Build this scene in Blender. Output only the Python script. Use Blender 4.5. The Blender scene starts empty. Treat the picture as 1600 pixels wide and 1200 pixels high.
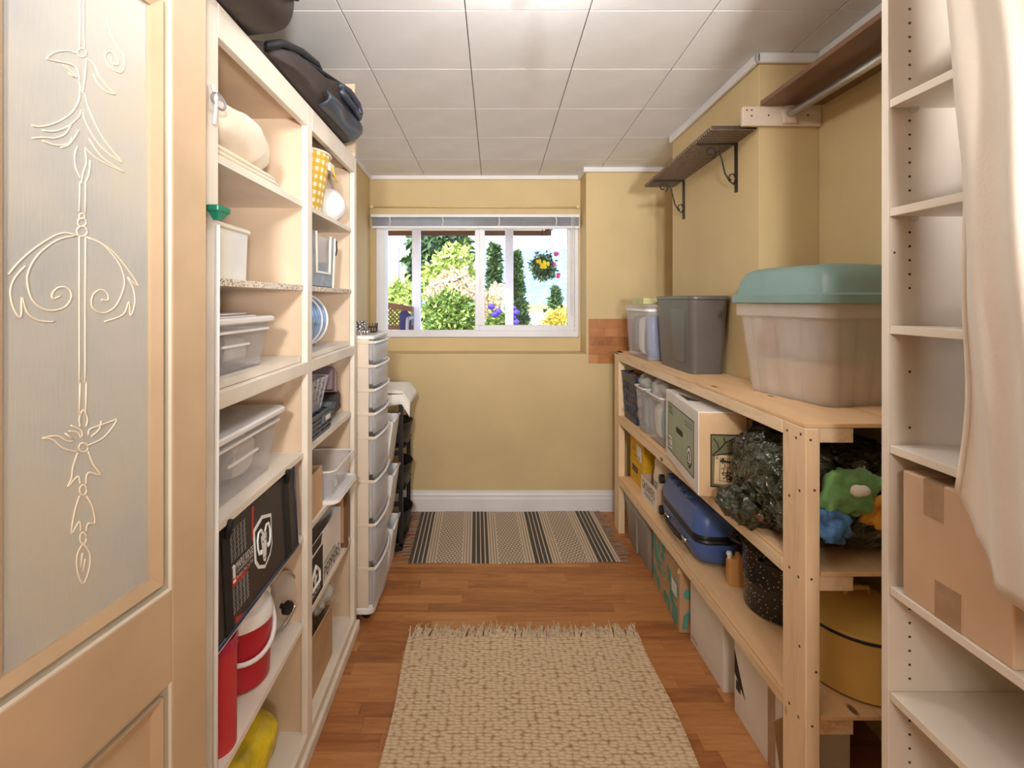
import bpy, bmesh, math, random
from mathutils import Vector, Matrix, noise

# ------------------------------------------------------------------ camera, light, exposure
scene = bpy.context.scene
COL = scene.collection
cam_data = bpy.data.cameras.new('camera')
cam = bpy.data.objects.new('camera', cam_data)
COL.objects.link(cam)
cam.location = (0, 0, 1.43)
cam.rotation_euler = (math.pi / 2, 0, 0)
cam_data.sensor_width = 36
cam_data.lens = 798 / 1600 * 36
cam_data.shift_x = 0.02875
cam_data.shift_y = -0.08125
cam_data.clip_start = 0.02
cam_data.clip_end = 3000
scene.camera = cam

world = bpy.data.worlds.new('sky')
scene.world = world
world.use_nodes = True
wn = world.node_tree.nodes
bgn = wn['Background']
skyt = wn.new('ShaderNodeTexSky')
skyt.sky_type = 'NISHITA'
skyt.sun_disc = False
skyt.sun_elevation = math.radians(48)
skyt.sun_rotation = math.radians(215)
skyt.air_density = 1.0
skyt.dust_density = 3.0
world.node_tree.links.new(skyt.outputs[0], bgn.inputs[0])
bgn.inputs[1].default_value = 0.5

sun_d = bpy.data.lights.new('sun', 'SUN')
sun_d.energy = 3.0
sun_d.angle = math.radians(0.6)
sun_d.color = (1.0, 0.95, 0.86)
sun = bpy.data.objects.new('sun', sun_d)
COL.objects.link(sun)
sun.rotation_euler = (math.radians(45), 0, math.radians(-38))

LAMP_POWER = 9.0        # ceiling lamp of the room
FILL_POWER = 46.0        # added fill light behind the camera, shaped as a floor lamp
FILL_SPOT_POWER = 170.0       # added fill spot behind the camera, aimed down the aisle
FILL_UPLIGHT_POWER = 175.0    # added uplight on the fill lamp, brightens the ceiling
vs = scene.view_settings
vs.view_transform = 'Standard'
vs.look = 'None'
vs.gamma = 1
vs.use_curve_mapping = False
vs.exposure = 0.58

R = random.Random(7)
PI = math.pi

# ------------------------------------------------------------------ materials
def lin(h):
    if isinstance(h, str):
        h = h.lstrip('#')
        c = [int(h[i:i + 2], 16) / 255 for i in (0, 2, 4)]
    else:
        c = h
    return tuple((v / 12.92 if v <= 0.04045 else ((v + 0.055) / 1.055) ** 2.4) for v in c) + (1,)

MATS = {}
def base(name):
    m = bpy.data.materials.new(name)
    m.use_nodes = True
    MATS[name] = m
    nt = m.node_tree
    return m, nt, nt.nodes['Principled BSDF']

def coords(nt, scale=(1, 1, 1), kind='Object', rot=(0, 0, 0)):
    tc = nt.nodes.new('ShaderNodeTexCoord')
    mp = nt.nodes.new('ShaderNodeMapping')
    mp.inputs['Scale'].default_value = scale
    mp.inputs['Rotation'].default_value = rot
    nt.links.new(tc.outputs[kind], mp.inputs[0])
    return mp.outputs[0]

def noise_node(nt, vec, scale, detail=3, rough=0.5, dist=0.0):
    n = nt.nodes.new('ShaderNodeTexNoise')
    n.inputs['Scale'].default_value = scale
    n.inputs['Detail'].default_value = detail
    n.inputs['Roughness'].default_value = rough
    n.inputs['Distortion'].default_value = dist
    nt.links.new(vec, n.inputs['Vector'])
    return n

def ramp(nt, fac, stops, interp='LINEAR'):
    r = nt.nodes.new('ShaderNodeValToRGB')
    r.color_ramp.interpolation = interp
    e = r.color_ramp.elements
    while len(e) < len(stops):
        e.new(0.5)
    for el, (p, c) in zip(e, stops):
        el.position = p
        el.color = lin(c)
    nt.links.new(fac, r.inputs[0])
    return r.outputs[0]

def math_node(nt, op, a, b=None, c=None):
    n = nt.nodes.new('ShaderNodeMath')
    n.operation = op
    for i, v in enumerate((a, b, c)):
        if v is None:
            continue
        if isinstance(v, (int, float)):
            n.inputs[i].default_value = v
        else:
            nt.links.new(v, n.inputs[i])
    return n.outputs[0]

def add_bump(nt, bs, height, strength=0.2, dist=0.01):
    b = nt.nodes.new('ShaderNodeBump')
    b.inputs['Strength'].default_value = strength
    b.inputs['Distance'].default_value = dist
    nt.links.new(height, b.inputs['Height'])
    nt.links.new(b.outputs[0], bs.inputs['Normal'])

def shade(hexc, k):
    h = hexc.lstrip('#')
    return '#' + ''.join('%02x' % max(0, min(255, int(int(h[i:i + 2], 16) * k))) for i in (0, 2, 4))

def plain(name, col, rough=0.5, var=0.06, scale=12, bump=0.0, bscale=60, metal=0.0, alpha=1.0, spec=0.5, sheen=0.0, bdist=0.004):
    m, nt, bs = base(name)
    v = coords(nt)
    n = noise_node(nt, v, scale, 4)
    c = ramp(nt, n.outputs['Fac'], [(0.3, shade(col, 1 - var)), (0.7, shade(col, 1 + var))])
    nt.links.new(c, bs.inputs['Base Color'])
    bs.inputs['Roughness'].default_value = rough
    bs.inputs['Metallic'].default_value = metal
    bs.inputs['Specular IOR Level'].default_value = spec
    bs.inputs['Alpha'].default_value = alpha
    if sheen:
        bs.inputs['Sheen Weight'].default_value = sheen
    if bump:
        n2 = noise_node(nt, v, bscale, 5)
        add_bump(nt, bs, n2.outputs['Fac'], bump, bdist)
    return m

def wood(name, c1, c2, axis='y', scale=9, rough=0.6, knots=True, fine=18):
    m, nt, bs = base(name)
    st = {'x': (0.12, 1, 1), 'y': (1, 0.12, 1), 'z': (1, 1, 0.12)}[axis]
    v = coords(nt, st)
    n = noise_node(nt, v, scale, 6, 0.6, 0.6)
    n2 = noise_node(nt, v, fine * 5, 3)
    f = math_node(nt, 'MULTIPLY_ADD', n2.outputs['Fac'], 0.25, math_node(nt, 'MULTIPLY', n.outputs['Fac'], 0.85))
    c = ramp(nt, f, [(0.36, c2), (0.5, c1), (0.72, shade(c1, 1.05))])
    if knots:
        v2 = coords(nt, tuple(0.45 if s < 1 else 1 for s in st))
        vo = nt.nodes.new('ShaderNodeTexVoronoi')
        vo.inputs['Scale'].default_value = 8.5
        nt.links.new(v2, vo.inputs['Vector'])
        k = ramp(nt, vo.outputs['Distance'], [(0.055, '#000000'), (0.10, '#ffffff')])
        mx = nt.nodes.new('ShaderNodeMix')
        mx.data_type = 'RGBA'
        nt.links.new(k, mx.inputs['Factor'])
        mx.inputs['A'].default_value = lin(shade(c2, 0.62))
        nt.links.new(c, mx.inputs['B'])
        c = mx.outputs['Result']
    nt.links.new(c, bs.inputs['Base Color'])
    bs.inputs['Roughness'].default_value = rough
    add_bump(nt, bs, f, 0.12, 0.002)
    return m

# walls, ceiling, paint
plain('wall_paint', '#d6bf90', 0.75, 0.025, 3, 0.06, 220)
plain('ceiling_paint', '#f0f0f1', 0.8, 0.02, 5, 0.12, 140)
plain('ceiling_gap', '#5f5c59', 0.9)
plain('white_trim', '#ebe9ea', 0.4, 0.02, 4)
plain('window_vinyl', '#e6e6ec', 0.35, 0.02, 4)
plain('cream_shelf', '#dcc3a8', 0.55, 0.035, 5, 0.05, 90)
plain('cream_stile', '#ece2d4', 0.5, 0.035, 6, 0.05, 90)
plain('melamine', '#e6dccf', 0.45, 0.015, 5)
plain('melamine_panel', '#d9ccbf', 0.5, 0.02, 5)
plain('hole_dark', '#40362d', 0.9)
plain('screw_dark', '#5b4632', 0.6)
plain('white_plastic', '#eeeceb', 0.38, 0.02, 6)
plain('beige_plastic', '#dfd0bd', 0.42, 0.02, 6)
plain('grey_plastic', '#7d7773', 0.42, 0.03, 6)
plain('floor_tote_grey', '#98908a', 0.45, 0.03, 6)
plain('dark_grey_plastic', '#625d59', 0.4, 0.03, 6)
plain('teal_plastic', '#809c96', 0.38, 0.04, 5)
plain('navy_plastic', '#2d3a52', 0.42, 0.04, 6)
plain('slate_plastic', '#5d676f', 0.45, 0.04, 6)
plain('black_plastic', '#1b1a1b', 0.42, 0.06, 8)
plain('rubber', '#141414', 0.6)
plain('clear_plastic', '#e9e8f0', 0.22, 0.02, 6, alpha=0.2)
plain('frosted_plastic', '#efe4da', 0.35, 0.03, 6, alpha=0.38)
plain('drawer_plastic', '#f2f1f6', 0.3, 0.02, 6, alpha=0.34)
plain('bag_film', '#eeeae6', 0.2, 0.04, 20, 0.7, 26, alpha=0.45, bdist=0.02)
plain('cardboard', '#c3a07c', 0.8, 0.05, 9, 0.05, 150)
plain('cardboard_pale', '#d0b194', 0.75, 0.04, 6, 0.05, 120)
plain('carton_white', '#ece6e0', 0.6, 0.025, 7)
plain('carton_tan', '#d6b48c', 0.7, 0.03, 7)
plain('packing_tape', '#b99a7c', 0.15, 0.06, 30, 0.25, 30, alpha=0.8)
plain('carton_yellow', '#e6b420', 0.55, 0.05, 7)
plain('paper_white', '#f1eeea', 0.7, 0.02)
plain('paper_tan', '#dcbf93', 0.7, 0.03)
plain('ink_black', '#26221f', 0.6, 0.03)
plain('ink_white', '#efeeee', 0.5, 0.02)
plain('ink_grey', '#8b8987', 0.5, 0.02)
plain('ink_red', '#b03a2c', 0.5, 0.04)
plain('print_sage', '#a9b39b', 0.6, 0.02)
plain('print_olive', '#6f6d4c', 0.6, 0.05)
plain('print_teal', '#5fa596', 0.65, 0.05)
plain('linen_cream', '#efe0c9', 0.9, 0.03, 10, 0.35, 40, sheen=0.3)
plain('linen_white', '#f1ece4', 0.9, 0.02, 10, 0.3, 60, sheen=0.2)
plain('garment_cream', '#e4dacf', 0.85, 0.02, 6, 0.15, 160, sheen=0.2)
plain('bag_black', '#3a302d', 0.62, 0.14, 14, 0.4, 30)
plain('bag_slate', '#343a46', 0.4, 0.2, 16, 0.6, 22)
plain('bag_shopper', '#3a322f', 0.42, 0.08, 8)
plain('strap_black', '#17171a', 0.6, 0.08, 30)
plain('piping_navy', '#2c3854', 0.35, 0.08, 30)
plain('bottle_red', '#b3152a', 0.35, 0.05, 6)
plain('tube_red', '#c5303a', 0.4, 0.05, 6)
plain('tube_lid', '#b52450', 0.35, 0.05, 6)
plain('yellow_snack', '#dcc22c', 0.35, 0.15, 18, 0.5, 20)
plain('steel', '#c6c4c0', 0.28, 0.04, 6, metal=1.0)
plain('galvanised', '#8d8c8a', 0.45, 0.14, 20, metal=0.35)
plain('iron_black', '#201b18', 0.55, 0.1, 30)
plain('tin_cream', '#eee6d2', 0.25, 0.05, 4)
plain('glass_blue', '#7d9fd4', 0.12, 0.25, 14, alpha=0.8)
plain('maroon_card', '#52303a', 0.5, 0.08, 8)
plain('mauve_card', '#a08488', 0.6, 0.05, 8)
plain('suitcase_blue', '#4d67a6', 0.34, 0.06, 7)
plain('enamel_yellow', '#e2bd6c', 0.25, 0.06, 5)
plain('book_brown', '#6b5546', 0.7, 0.1)
plain('book_lime', '#c6c68e', 0.6, 0.05)
plain('cloth_green', '#74a866', 0.85, 0.16, 22, 0.6, 18, sheen=0.3)
plain('cloth_blue', '#4a76a8', 0.85, 0.3, 30, 0.5, 24)
plain('cloth_orange', '#d89a34', 0.85, 0.16, 24, 0.6, 20)
plain('green_plastic', '#1f7c5e', 0.4, 0.05)
plain('purple_cloth', '#2c2658', 0.8, 0.1)
plain('bench_wood', '#6b4034', 0.6, 0.1)
plain('bench_iron', '#8b8790', 0.5, 0.08)
plain('soffit_cream', '#e8d6b0', 0.7, 0.03)
plain('fascia_brown', '#6e4c3f', 0.6, 0.05)
plain('post_white', '#dcdcee', 0.5, 0.02)
plain('concrete', '#cfc9c6', 0.85, 0.08, 4)
plain('lawn', '#8f9a5a', 0.95, 0.2, 6)
plain('hill_haze_blue', '#6f8fb0', 1.0, 0.16, 0.06)  # aerial haze is put into the hill's base colour
plain('bark', '#5b4636', 0.9, 0.2, 20)
plain('petal_yellow', '#f0c814', 0.6, 0.1)
plain('petal_pink', '#d84a78', 0.6, 0.1)
plain('petal_purple', '#47349a', 0.6, 0.15)
plain('door_tan', '#bfa587', 0.5, 0.06, 4, 0.05, 120)
plain('door_cove', '#a89f8c', 0.5, 0.06, 5)
plain('door_bead', '#d8d0c2', 0.5, 0.03, 8)
plain('ornament_cream', '#e6d8c4', 0.35, 0.03)
plain('curtain_rod', '#e2c58e', 0.4, 0.03)
plain('brown_board', '#78553f', 0.4, 0.12, 5)
plain('bracket_cream', '#e6d4c2', 0.5, 0.03)
plain('aluminium', '#cfcfd0', 0.3, 0.03, metal=0.9)
plain('lamp_metal', '#dddddd', 0.4)
plain('cord_white', '#f0eeea', 0.6)
plain('leather_brown', '#6d5238', 0.6, 0.3, 40, 0.5, 40)
# shiny crumpled sack: sharp creases on top of the modelled folds
m, nt, bs = base('bin_bag')
v = coords(nt)
nz = noise_node(nt, v, 9, 3)
nt.links.new(ramp(nt, nz.outputs['Fac'], [(0.35, '#1f2218'), (0.55, '#343a29'), (0.75, '#4c5340')]), bs.inputs['Base Color'])
vo = nt.nodes.new('ShaderNodeTexVoronoi')
vo.inputs['Scale'].default_value = 23
vv = nt.nodes.new('ShaderNodeVectorMath')
vv.operation = 'MULTIPLY_ADD'
nt.links.new(noise_node(nt, v, 24, 2).outputs['Color'], vv.inputs[0])
vv.inputs[1].default_value = (0.05, 0.05, 0.05)
nt.links.new(v, vv.inputs[2])
nt.links.new(vv.outputs[0], vo.inputs['Vector'])
bs.inputs['Roughness'].default_value = 0.16
bs.inputs['Specular IOR Level'].default_value = 0.9
add_bump(nt, bs, vo.outputs['Distance'], 1.0, 0.03)
wood('pine', '#ecd2b0', '#d3a877', 'y')
wood('pine_post', '#ebcda8', '#d0a06c', 'z')
wood('plywood', '#e6bf92', '#c08a55', 'y', 7)
wood('cork_wood', '#cf9a5e', '#b07c45', 'z', 12, knots=False)
wood('laminate_strip', '#b5794d', '#8f5430', 'x', 10, 0.4, knots=False)

# painted grey-blue door panel
m, nt, bs = base('door_panel_paint')
v = coords(nt)
n = noise_node(nt, v, 5, 5)
n2 = noise_node(nt, coords(nt, (90, 90, 6)), 4, 3)
f = math_node(nt, 'MULTIPLY_ADD', n2.outputs['Fac'], 0.2, math_node(nt, 'MULTIPLY', n.outputs['Fac'], 0.85))
nt.links.new(ramp(nt, f, [(0.35, '#a9aaa9'), (0.55, '#b7b4ac'), (0.72, '#bfb5a2')]), bs.inputs['Base Color'])
bs.inputs['Roughness'].default_value = 0.42
add_bump(nt, bs, n2.outputs['Fac'], 0.1, 0.002)

# floor planks: tone differs from piece to piece
m, nt, bs = base('floor_plank')
oi = nt.nodes.new('ShaderNodeObjectInfo')
geo = nt.nodes.new('ShaderNodeNewGeometry')
mp = nt.nodes.new('ShaderNodeMapping')
mp.inputs['Scale'].default_value = (1.4, 11, 1)
nt.links.new(geo.outputs['Position'], mp.inputs[0])
cmb = nt.nodes.new('ShaderNodeCombineXYZ')
nt.links.new(math_node(nt, 'MULTIPLY', oi.outputs['Random'], 37.0), cmb.inputs[0])
nt.links.new(math_node(nt, 'MULTIPLY', oi.outputs['Random'], 91.0), cmb.inputs[1])
nt.links.new(cmb.outputs[0], mp.inputs['Location'])
n = noise_node(nt, mp.outputs[0], 2.6, 6, 0.55, 1.2)
n2 = noise_node(nt, mp.outputs[0], 22, 3)
f = math_node(nt, 'MULTIPLY_ADD', n.outputs['Fac'], 0.62, math_node(nt, 'MULTIPLY', n2.outputs['Fac'], 0.16))
f = math_node(nt, 'ADD', f, math_node(nt, 'MULTIPLY', oi.outputs['Random'], 0.26))
nt.links.new(ramp(nt, f, [(0.34, '#9a6138'), (0.52, '#bb7c4a'), (0.75, '#cf9660')]), bs.inputs['Base Color'])
bs.inputs['Roughness'].default_value = 0.34
add_bump(nt, bs, n2.outputs['Fac'], 0.04, 0.001)

# raw chipboard edge
m, nt, bs = base('chipboard')
v = coords(nt)
vo = nt.nodes.new('ShaderNodeTexVoronoi')
vo.inputs['Scale'].default_value = 260
nt.links.new(v, vo.inputs['Vector'])
nt.links.new(ramp(nt, vo.outputs['Color'], [(0.2, '#a08872'), (0.4, '#e2d6c6'), (0.8, '#f0e8dc')]), bs.inputs['Base Color'])
bs.inputs['Roughness'].default_value = 0.8

# woven shelf
m, nt, bs = base('woven_brown')
v = coords(nt)
w = nt.nodes.new('ShaderNodeTexWave')
w.bands_direction = 'Y'
w.inputs['Scale'].default_value = 16
w.inputs['Distortion'].default_value = 1.5
w.inputs['Detail'].default_value = 2
w.inputs['Detail Scale'].default_value = 6
nt.links.new(v, w.inputs['Vector'])
nt.links.new(ramp(nt, w.outputs['Fac'], [(0.2, '#4a3d33'), (0.6, '#8b7663'), (0.9, '#a99480')]), bs.inputs['Base Color'])
bs.inputs['Roughness'].default_value = 0.8
add_bump(nt, bs, w.outputs['Fac'], 0.6, 0.004)

# striped flat-weave rug (local x across the stripes, 0..1.17 m)
m, nt, bs = base('rug_stripes')
tc = nt.nodes.new('ShaderNodeTexCoord')
sp = nt.nodes.new('ShaderNodeSeparateXYZ')
nt.links.new(tc.outputs['Object'], sp.inputs[0])
px, py = sp.outputs[0], sp.outputs[1]
per = math_node(nt, 'FRACT', math_node(nt, 'DIVIDE', px, 0.346))
DK, CR, TP = '#55504a', '#dccbb6', '#8f7f72'
# one period: dark band with fine cream lines, thin taupe lines, diamond field, thin lines
stops = [(0, DK), (0.062, CR), (0.078, DK), (0.135, CR), (0.151, DK), (0.205, CR), (0.225, DK), (0.27, CR),
         (0.30, TP), (0.315, CR), (0.345, TP), (0.36, CR), (0.39, TP), (0.405, CR),
         (0.86, TP), (0.875, CR), (0.905, TP), (0.92, CR), (0.95, TP), (0.965, CR)]
bands = ramp(nt, per, stops, 'CONSTANT')
dx = math_node(nt, 'ABSOLUTE', math_node(nt, 'SUBTRACT', math_node(nt, 'FRACT', math_node(nt, 'DIVIDE', px, 0.0385)), 0.5))
dy = math_node(nt, 'ABSOLUTE', math_node(nt, 'SUBTRACT', math_node(nt, 'FRACT', math_node(nt, 'DIVIDE', py, 0.052)), 0.5))
dd = math_node(nt, 'ADD', dx, dy)
rings = math_node(nt, 'FRACT', math_node(nt, 'MULTIPLY', dd, 2.0))
dia = ramp(nt, rings, [(0, TP), (0.5, CR)], 'CONSTANT')
inf = math_node(nt, 'MULTIPLY', math_node(nt, 'GREATER_THAN', per, 0.43), math_node(nt, 'LESS_THAN', per, 0.84))
mx = nt.nodes.new('ShaderNodeMix')
mx.data_type = 'RGBA'
nt.links.new(inf, mx.inputs['Factor'])
nt.links.new(bands, mx.inputs['A'])
nt.links.new(dia, mx.inputs['B'])
nt.links.new(mx.outputs['Result'], bs.inputs['Base Color'])
bs.inputs['Roughness'].default_value = 0.95
wv = noise_node(nt, tc.outputs['Object'], 260, 2)
add_bump(nt, bs, wv.outputs['Fac'], 0.4, 0.003)

# woven tan rug
m, nt, bs = base('rug_tan')
tc = nt.nodes.new('ShaderNodeTexCoord')
mp = nt.nodes.new('ShaderNodeMapping')
mp.inputs['Scale'].default_value = (40, 82, 1)
nt.links.new(tc.outputs['Object'], mp.inputs[0])
vo = nt.nodes.new('ShaderNodeTexVoronoi')
vo.voronoi_dimensions = '2D'
vo.feature = 'SMOOTH_F1'
vo.inputs['Scale'].default_value = 1.0
vo.inputs['Randomness'].default_value = 0.55
vo.inputs['Smoothness'].default_value = 0.25
nt.links.new(mp.outputs[0], vo.inputs['Vector'])
nz = noise_node(nt, tc.outputs['Object'], 90, 3)
f = math_node(nt, 'ADD', vo.outputs['Distance'], math_node(nt, 'MULTIPLY', math_node(nt, 'SUBTRACT', nz.outputs['Fac'], 0.5), 0.35))
nt.links.new(ramp(nt, f, [(0.1, '#ead4b6'), (0.45, '#dfc5a2'), (0.62, '#c9a981'), (0.8, '#a5835d')]), bs.inputs['Base Color'])
bs.inputs['Roughness'].default_value = 0.95
add_bump(nt, bs, math_node(nt, 'SUBTRACT', 1.0, f), 0.7, 0.006)
plain('fringe_tan', '#dcc6a8', 0.95, 0.1, 60)
plain('fringe_grey', '#9c8c80', 0.95, 0.12, 60)

# yellow gingham
m, nt, bs = base('gingham')
tc = nt.nodes.new('ShaderNodeTexCoord')
sp = nt.nodes.new('ShaderNodeSeparateXYZ')
nt.links.new(tc.outputs['UV'], sp.inputs[0])
a = math_node(nt, 'GREATER_THAN', math_node(nt, 'FRACT', math_node(nt, 'MULTIPLY', sp.outputs[0], 26)), 0.5)
b = math_node(nt, 'GREATER_THAN', math_node(nt, 'FRACT', math_node(nt, 'MULTIPLY', sp.outputs[1], 8)), 0.5)
s = math_node(nt, 'MULTIPLY', math_node(nt, 'ADD', a, b), 0.5)
nt.links.new(ramp(nt, s, [(0, '#d6a93a'), (0.4, '#d9b455'), (0.9, '#f2e8cf')], 'CONSTANT'), bs.inputs['Base Color'])
bs.inputs['Roughness'].default_value = 0.4

# speckled black enamel
m, nt, bs = base('enamel_speckled')
v = coords(nt)
vo = nt.nodes.new('ShaderNodeTexVoronoi')
vo.inputs['Scale'].default_value = 95
nt.links.new(v, vo.inputs['Vector'])
nt.links.new(ramp(nt, vo.outputs['Distance'], [(0.13, '#e8e6e2'), (0.2, '#1b191a')]), bs.inputs['Base Color'])
bs.inputs['Roughness'].default_value = 0.22

# black and white filigree print
m, nt, bs = base('filigree')
v = coords(nt)
vo = nt.nodes.new('ShaderNodeTexVoronoi')
vo.feature = 'DISTANCE_TO_EDGE'
vo.inputs['Scale'].default_value = 95
nt.links.new(v, vo.inputs['Vector'])
nt.links.new(ramp(nt, vo.outputs['Distance'], [(0.08, '#2a2624'), (0.2, '#d8d2ca')]), bs.inputs['Base Color'])

# window glass
m, nt, bs = base('window_glass')
gl = nt.nodes.new('ShaderNodeBsdfGlossy')
gl.inputs['Roughness'].default_value = 0.02
tr = nt.nodes.new('ShaderNodeBsdfTransparent')
mxs = nt.nodes.new('ShaderNodeMixShader')
mxs.inputs[0].default_value = 0.012
nt.links.new(tr.outputs[0], mxs.inputs[1])
nt.links.new(gl.outputs[0], mxs.inputs[2])
nt.links.new(mxs.outputs[0], nt.nodes['Material Output'].inputs[0])

# lit lamp dome
m, nt, bs = base('lamp_dome')
bs.inputs['Emission Color'].default_value = lin('#fff1dd')
bs.inputs['Emission Strength'].default_value = 3.0

def leaf(name, c1, c2, c3):
    m, nt, bs = base(name)
    g = nt.nodes.new('ShaderNodeNewGeometry')
    nt.links.new(ramp(nt, g.outputs['Random Per Island'], [(0, c1), (0.5, c2), (1, c3)]), bs.inputs['Base Color'])
    bs.inputs['Roughness'].default_value = 0.6
leaf('leaf_light', '#7f9a45', '#a9bd62', '#d6dca0')
leaf('leaf_mid', '#4a6a30', '#6f8f42', '#a8b86a')
leaf('leaf_dark', '#24402f', '#3d5c3c', '#6d8650')
leaf('leaf_cream', '#b7a878', '#e2d2b2', '#f2e2d2')
leaf('leaf_yellow', '#b7a83c', '#dccb5a', '#f0e6a0')
leaf('leaf_basket', '#33503a', '#54744c', '#93a878')

# ------------------------------------------------------------------ geometry helpers
class G:
    def __init__(s):
        s.v, s.f = [], []
        s.uv = None

    def add(s, vs_, fs_):
        o = len(s.v)
        s.v += [tuple(p) for p in vs_]
        s.f += [tuple(i + o for i in f) for f in fs_]
        return s

    def box(s, x0, x1, y0, y1, z0, z1):
        return s.add([(x0, y0, z0), (x1, y0, z0), (x1, y1, z0), (x0, y1, z0), (x0, y0, z1), (x1, y0, z1), (x1, y1, z1), (x0, y1, z1)],
                     [(3, 2, 1, 0), (4, 5, 6, 7), (0, 1, 5, 4), (1, 2, 6, 5), (2, 3, 7, 6), (3, 0, 4, 7)])

    def hexa(s, p):
        return s.add(p, [(3, 2, 1, 0), (4, 5, 6, 7), (0, 1, 5, 4), (1, 2, 6, 5), (2, 3, 7, 6), (3, 0, 4, 7)])

    def loft(s, loops, cap0=True, cap1=True, closed=False):
        n = len(loops[0])
        vs_, fs_ = [], []
        for l in loops:
            vs_ += l
        k = len(loops)
        for i in range(k - (0 if closed else 1)):
            a, b = i * n, ((i + 1) % k) * n
            for j in range(n):
                j2 = (j + 1) % n
                fs_.append((a + j, a + j2, b + j2, b + j))
        if cap0 and not closed:
            fs_.append(tuple(range(n - 1, -1, -1)))
        if cap1 and not closed:
            fs_.append(tuple((k - 1) * n + j for j in range(n)))
        return s.add(vs_, fs_)

    def lathe(s, prof, n=28, c=(0, 0, 0), axis='z', cap0=True, cap1=True):
        loops = []
        for r, h in prof:
            l = []
            for i in range(n):
                a = 2 * PI * i / n
                x, y = r * math.cos(a), r * math.sin(a)
                p = {'z': (x, y, h), 'y': (y, h, x), 'x': (h, x, y)}[axis]
                l.append((c[0] + p[0], c[1] + p[1], c[2] + p[2]))
            loops.append(l)
        return s.loft(loops, cap0, cap1)

    def tube(s, pts, r, n=6, closed=False):
        pts = [Vector(p) for p in pts]
        k = len(pts)
        loops = []
        up = None
        for i, p in enumerate(pts):
            if closed:
                t = pts[(i + 1) % k] - pts[i - 1]
            else:
                t = pts[min(i + 1, k - 1)] - pts[max(i - 1, 0)]
            if t.length < 1e-9:
                t = Vector((0, 0, 1))
            t.normalize()
            if up is None:
                up = t.orthogonal().normalized()
            up = (up - t * up.dot(t))
            if up.length < 1e-6:
                up = t.orthogonal()
            up.normalize()
            q = t.cross(up)
            rr = r(i / (k - 1)) if callable(r) else r
            loops.append([p + (up * math.cos(2 * PI * j / n) + q * math.sin(2 * PI * j / n)) * rr for j in range(n)])
        return s.loft(loops, not closed, not closed, closed)

    def grid(s, fn, nu, nv, wrap_u=False):
        vs_, fs_ = [], []
        cu = nu if wrap_u else nu + 1
        for j in range(nv + 1):
            for i in range(cu):
                vs_.append(fn(i / nu, j / nv))
        for j in range(nv):
            for i in range(nu):
                i2 = (i + 1) % cu
                fs_.append((j * cu + i, j * cu + i2, (j + 1) * cu + i2, (j + 1) * cu + i))
        return s.add(vs_, fs_)

    def blob(s, c, d, e=0.5, amp=0.0, freq=8, n=28, seed=0, fn=None, e2=None):
        e2 = e if e2 is None else e2
        def sp_(a, p):
            return math.copysign(abs(a) ** p, a)
        def f(u, w):
            a, b = 2 * PI * u, PI * (w - 0.5)
            x = sp_(math.cos(b), e2) * sp_(math.cos(a), e)
            y = sp_(math.cos(b), e2) * sp_(math.sin(a), e)
            z = sp_(math.sin(b), e2)
            p = Vector((x * d[0] / 2, y * d[1] / 2, z * d[2] / 2))
            if amp:
                q = p * freq + Vector((seed * 7.3, seed * 3.1, seed))
                k = noise.noise(q) + 0.5 * noise.noise(q * 2.3)
                dirn = Vector((x, y, z))
                if dirn.length > 0:
                    dirn.normalize()
                p += dirn * k * amp
            if fn:
                p = Vector(fn(p, (x, y, z)))
            return (c[0] + p.x, c[1] + p.y, c[2] + p.z)
        return s.grid(f, n * 2, n, True)

    def out(s, name, mat, parent=None, smooth=False, bevel=0.0, seg=2, solid=0.0, sub=0):
        me = bpy.data.meshes.new(name)
        me.from_pydata(s.v, [], s.f)
        me.update()
        bm = bmesh.new()
        bm.from_mesh(me)
        bmesh.ops.remove_doubles(bm, verts=bm.verts, dist=1e-6)
        bmesh.ops.recalc_face_normals(bm, faces=bm.faces)
        bm.to_mesh(me)
        bm.free()
        if smooth:
            me.shade_smooth()
            if smooth != True:
                me.set_sharp_from_angle(angle=math.radians(smooth))
        me.materials.append(MATS[mat])
        o = bpy.data.objects.new(name, me)
        COL.objects.link(o)
        if parent:
            o.parent = parent
        if solid:
            md = o.modifiers.new('solid', 'SOLIDIFY')
            md.thickness = solid
        if sub:
            md = o.modifiers.new('sub', 'SUBSURF')
            md.levels = md.render_levels = sub
        if bevel:
            md = o.modifiers.new('bevel', 'BEVEL')
            md.width = bevel
            md.segments = seg
            md.limit_method = 'ANGLE'
        return o

def tag(o, label, cat, group=None):
    o['label'] = label
    o['category'] = cat
    if group:
        o['group'] = group
    return o

def struct(o):
    o['kind'] = 'structure'
    return o

def thing(name, label, cat, loc=(0, 0, 0), rz=0.0, group=None, rot=None):
    o = bpy.data.objects.new(name, None)
    o.empty_display_size = 0.05
    COL.objects.link(o)
    o.location = loc
    o.rotation_euler = rot or (0, 0, rz)
    return tag(o, label, cat, group)

def bx(name, mat, parent, x0, x1, y0, y1, z0, z1, bevel=0.0):
    return G().box(x0, x1, y0, y1, z0, z1).out(name, mat, parent, bevel=bevel)

def rrect(cx, cy, w, d, r, z, n=5):
    p = []
    for qx, qy, a0 in ((1, 1, 0), (-1, 1, 90), (-1, -1, 180), (1, -1, 270)):
        for i in range(n + 1):
            a = math.radians(a0 + 90 * i / n)
            p.append((cx + qx * (w / 2 - r) + r * math.cos(a), cy + qy * (d / 2 - r) + r * math.sin(a), z))
    return p

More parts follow.
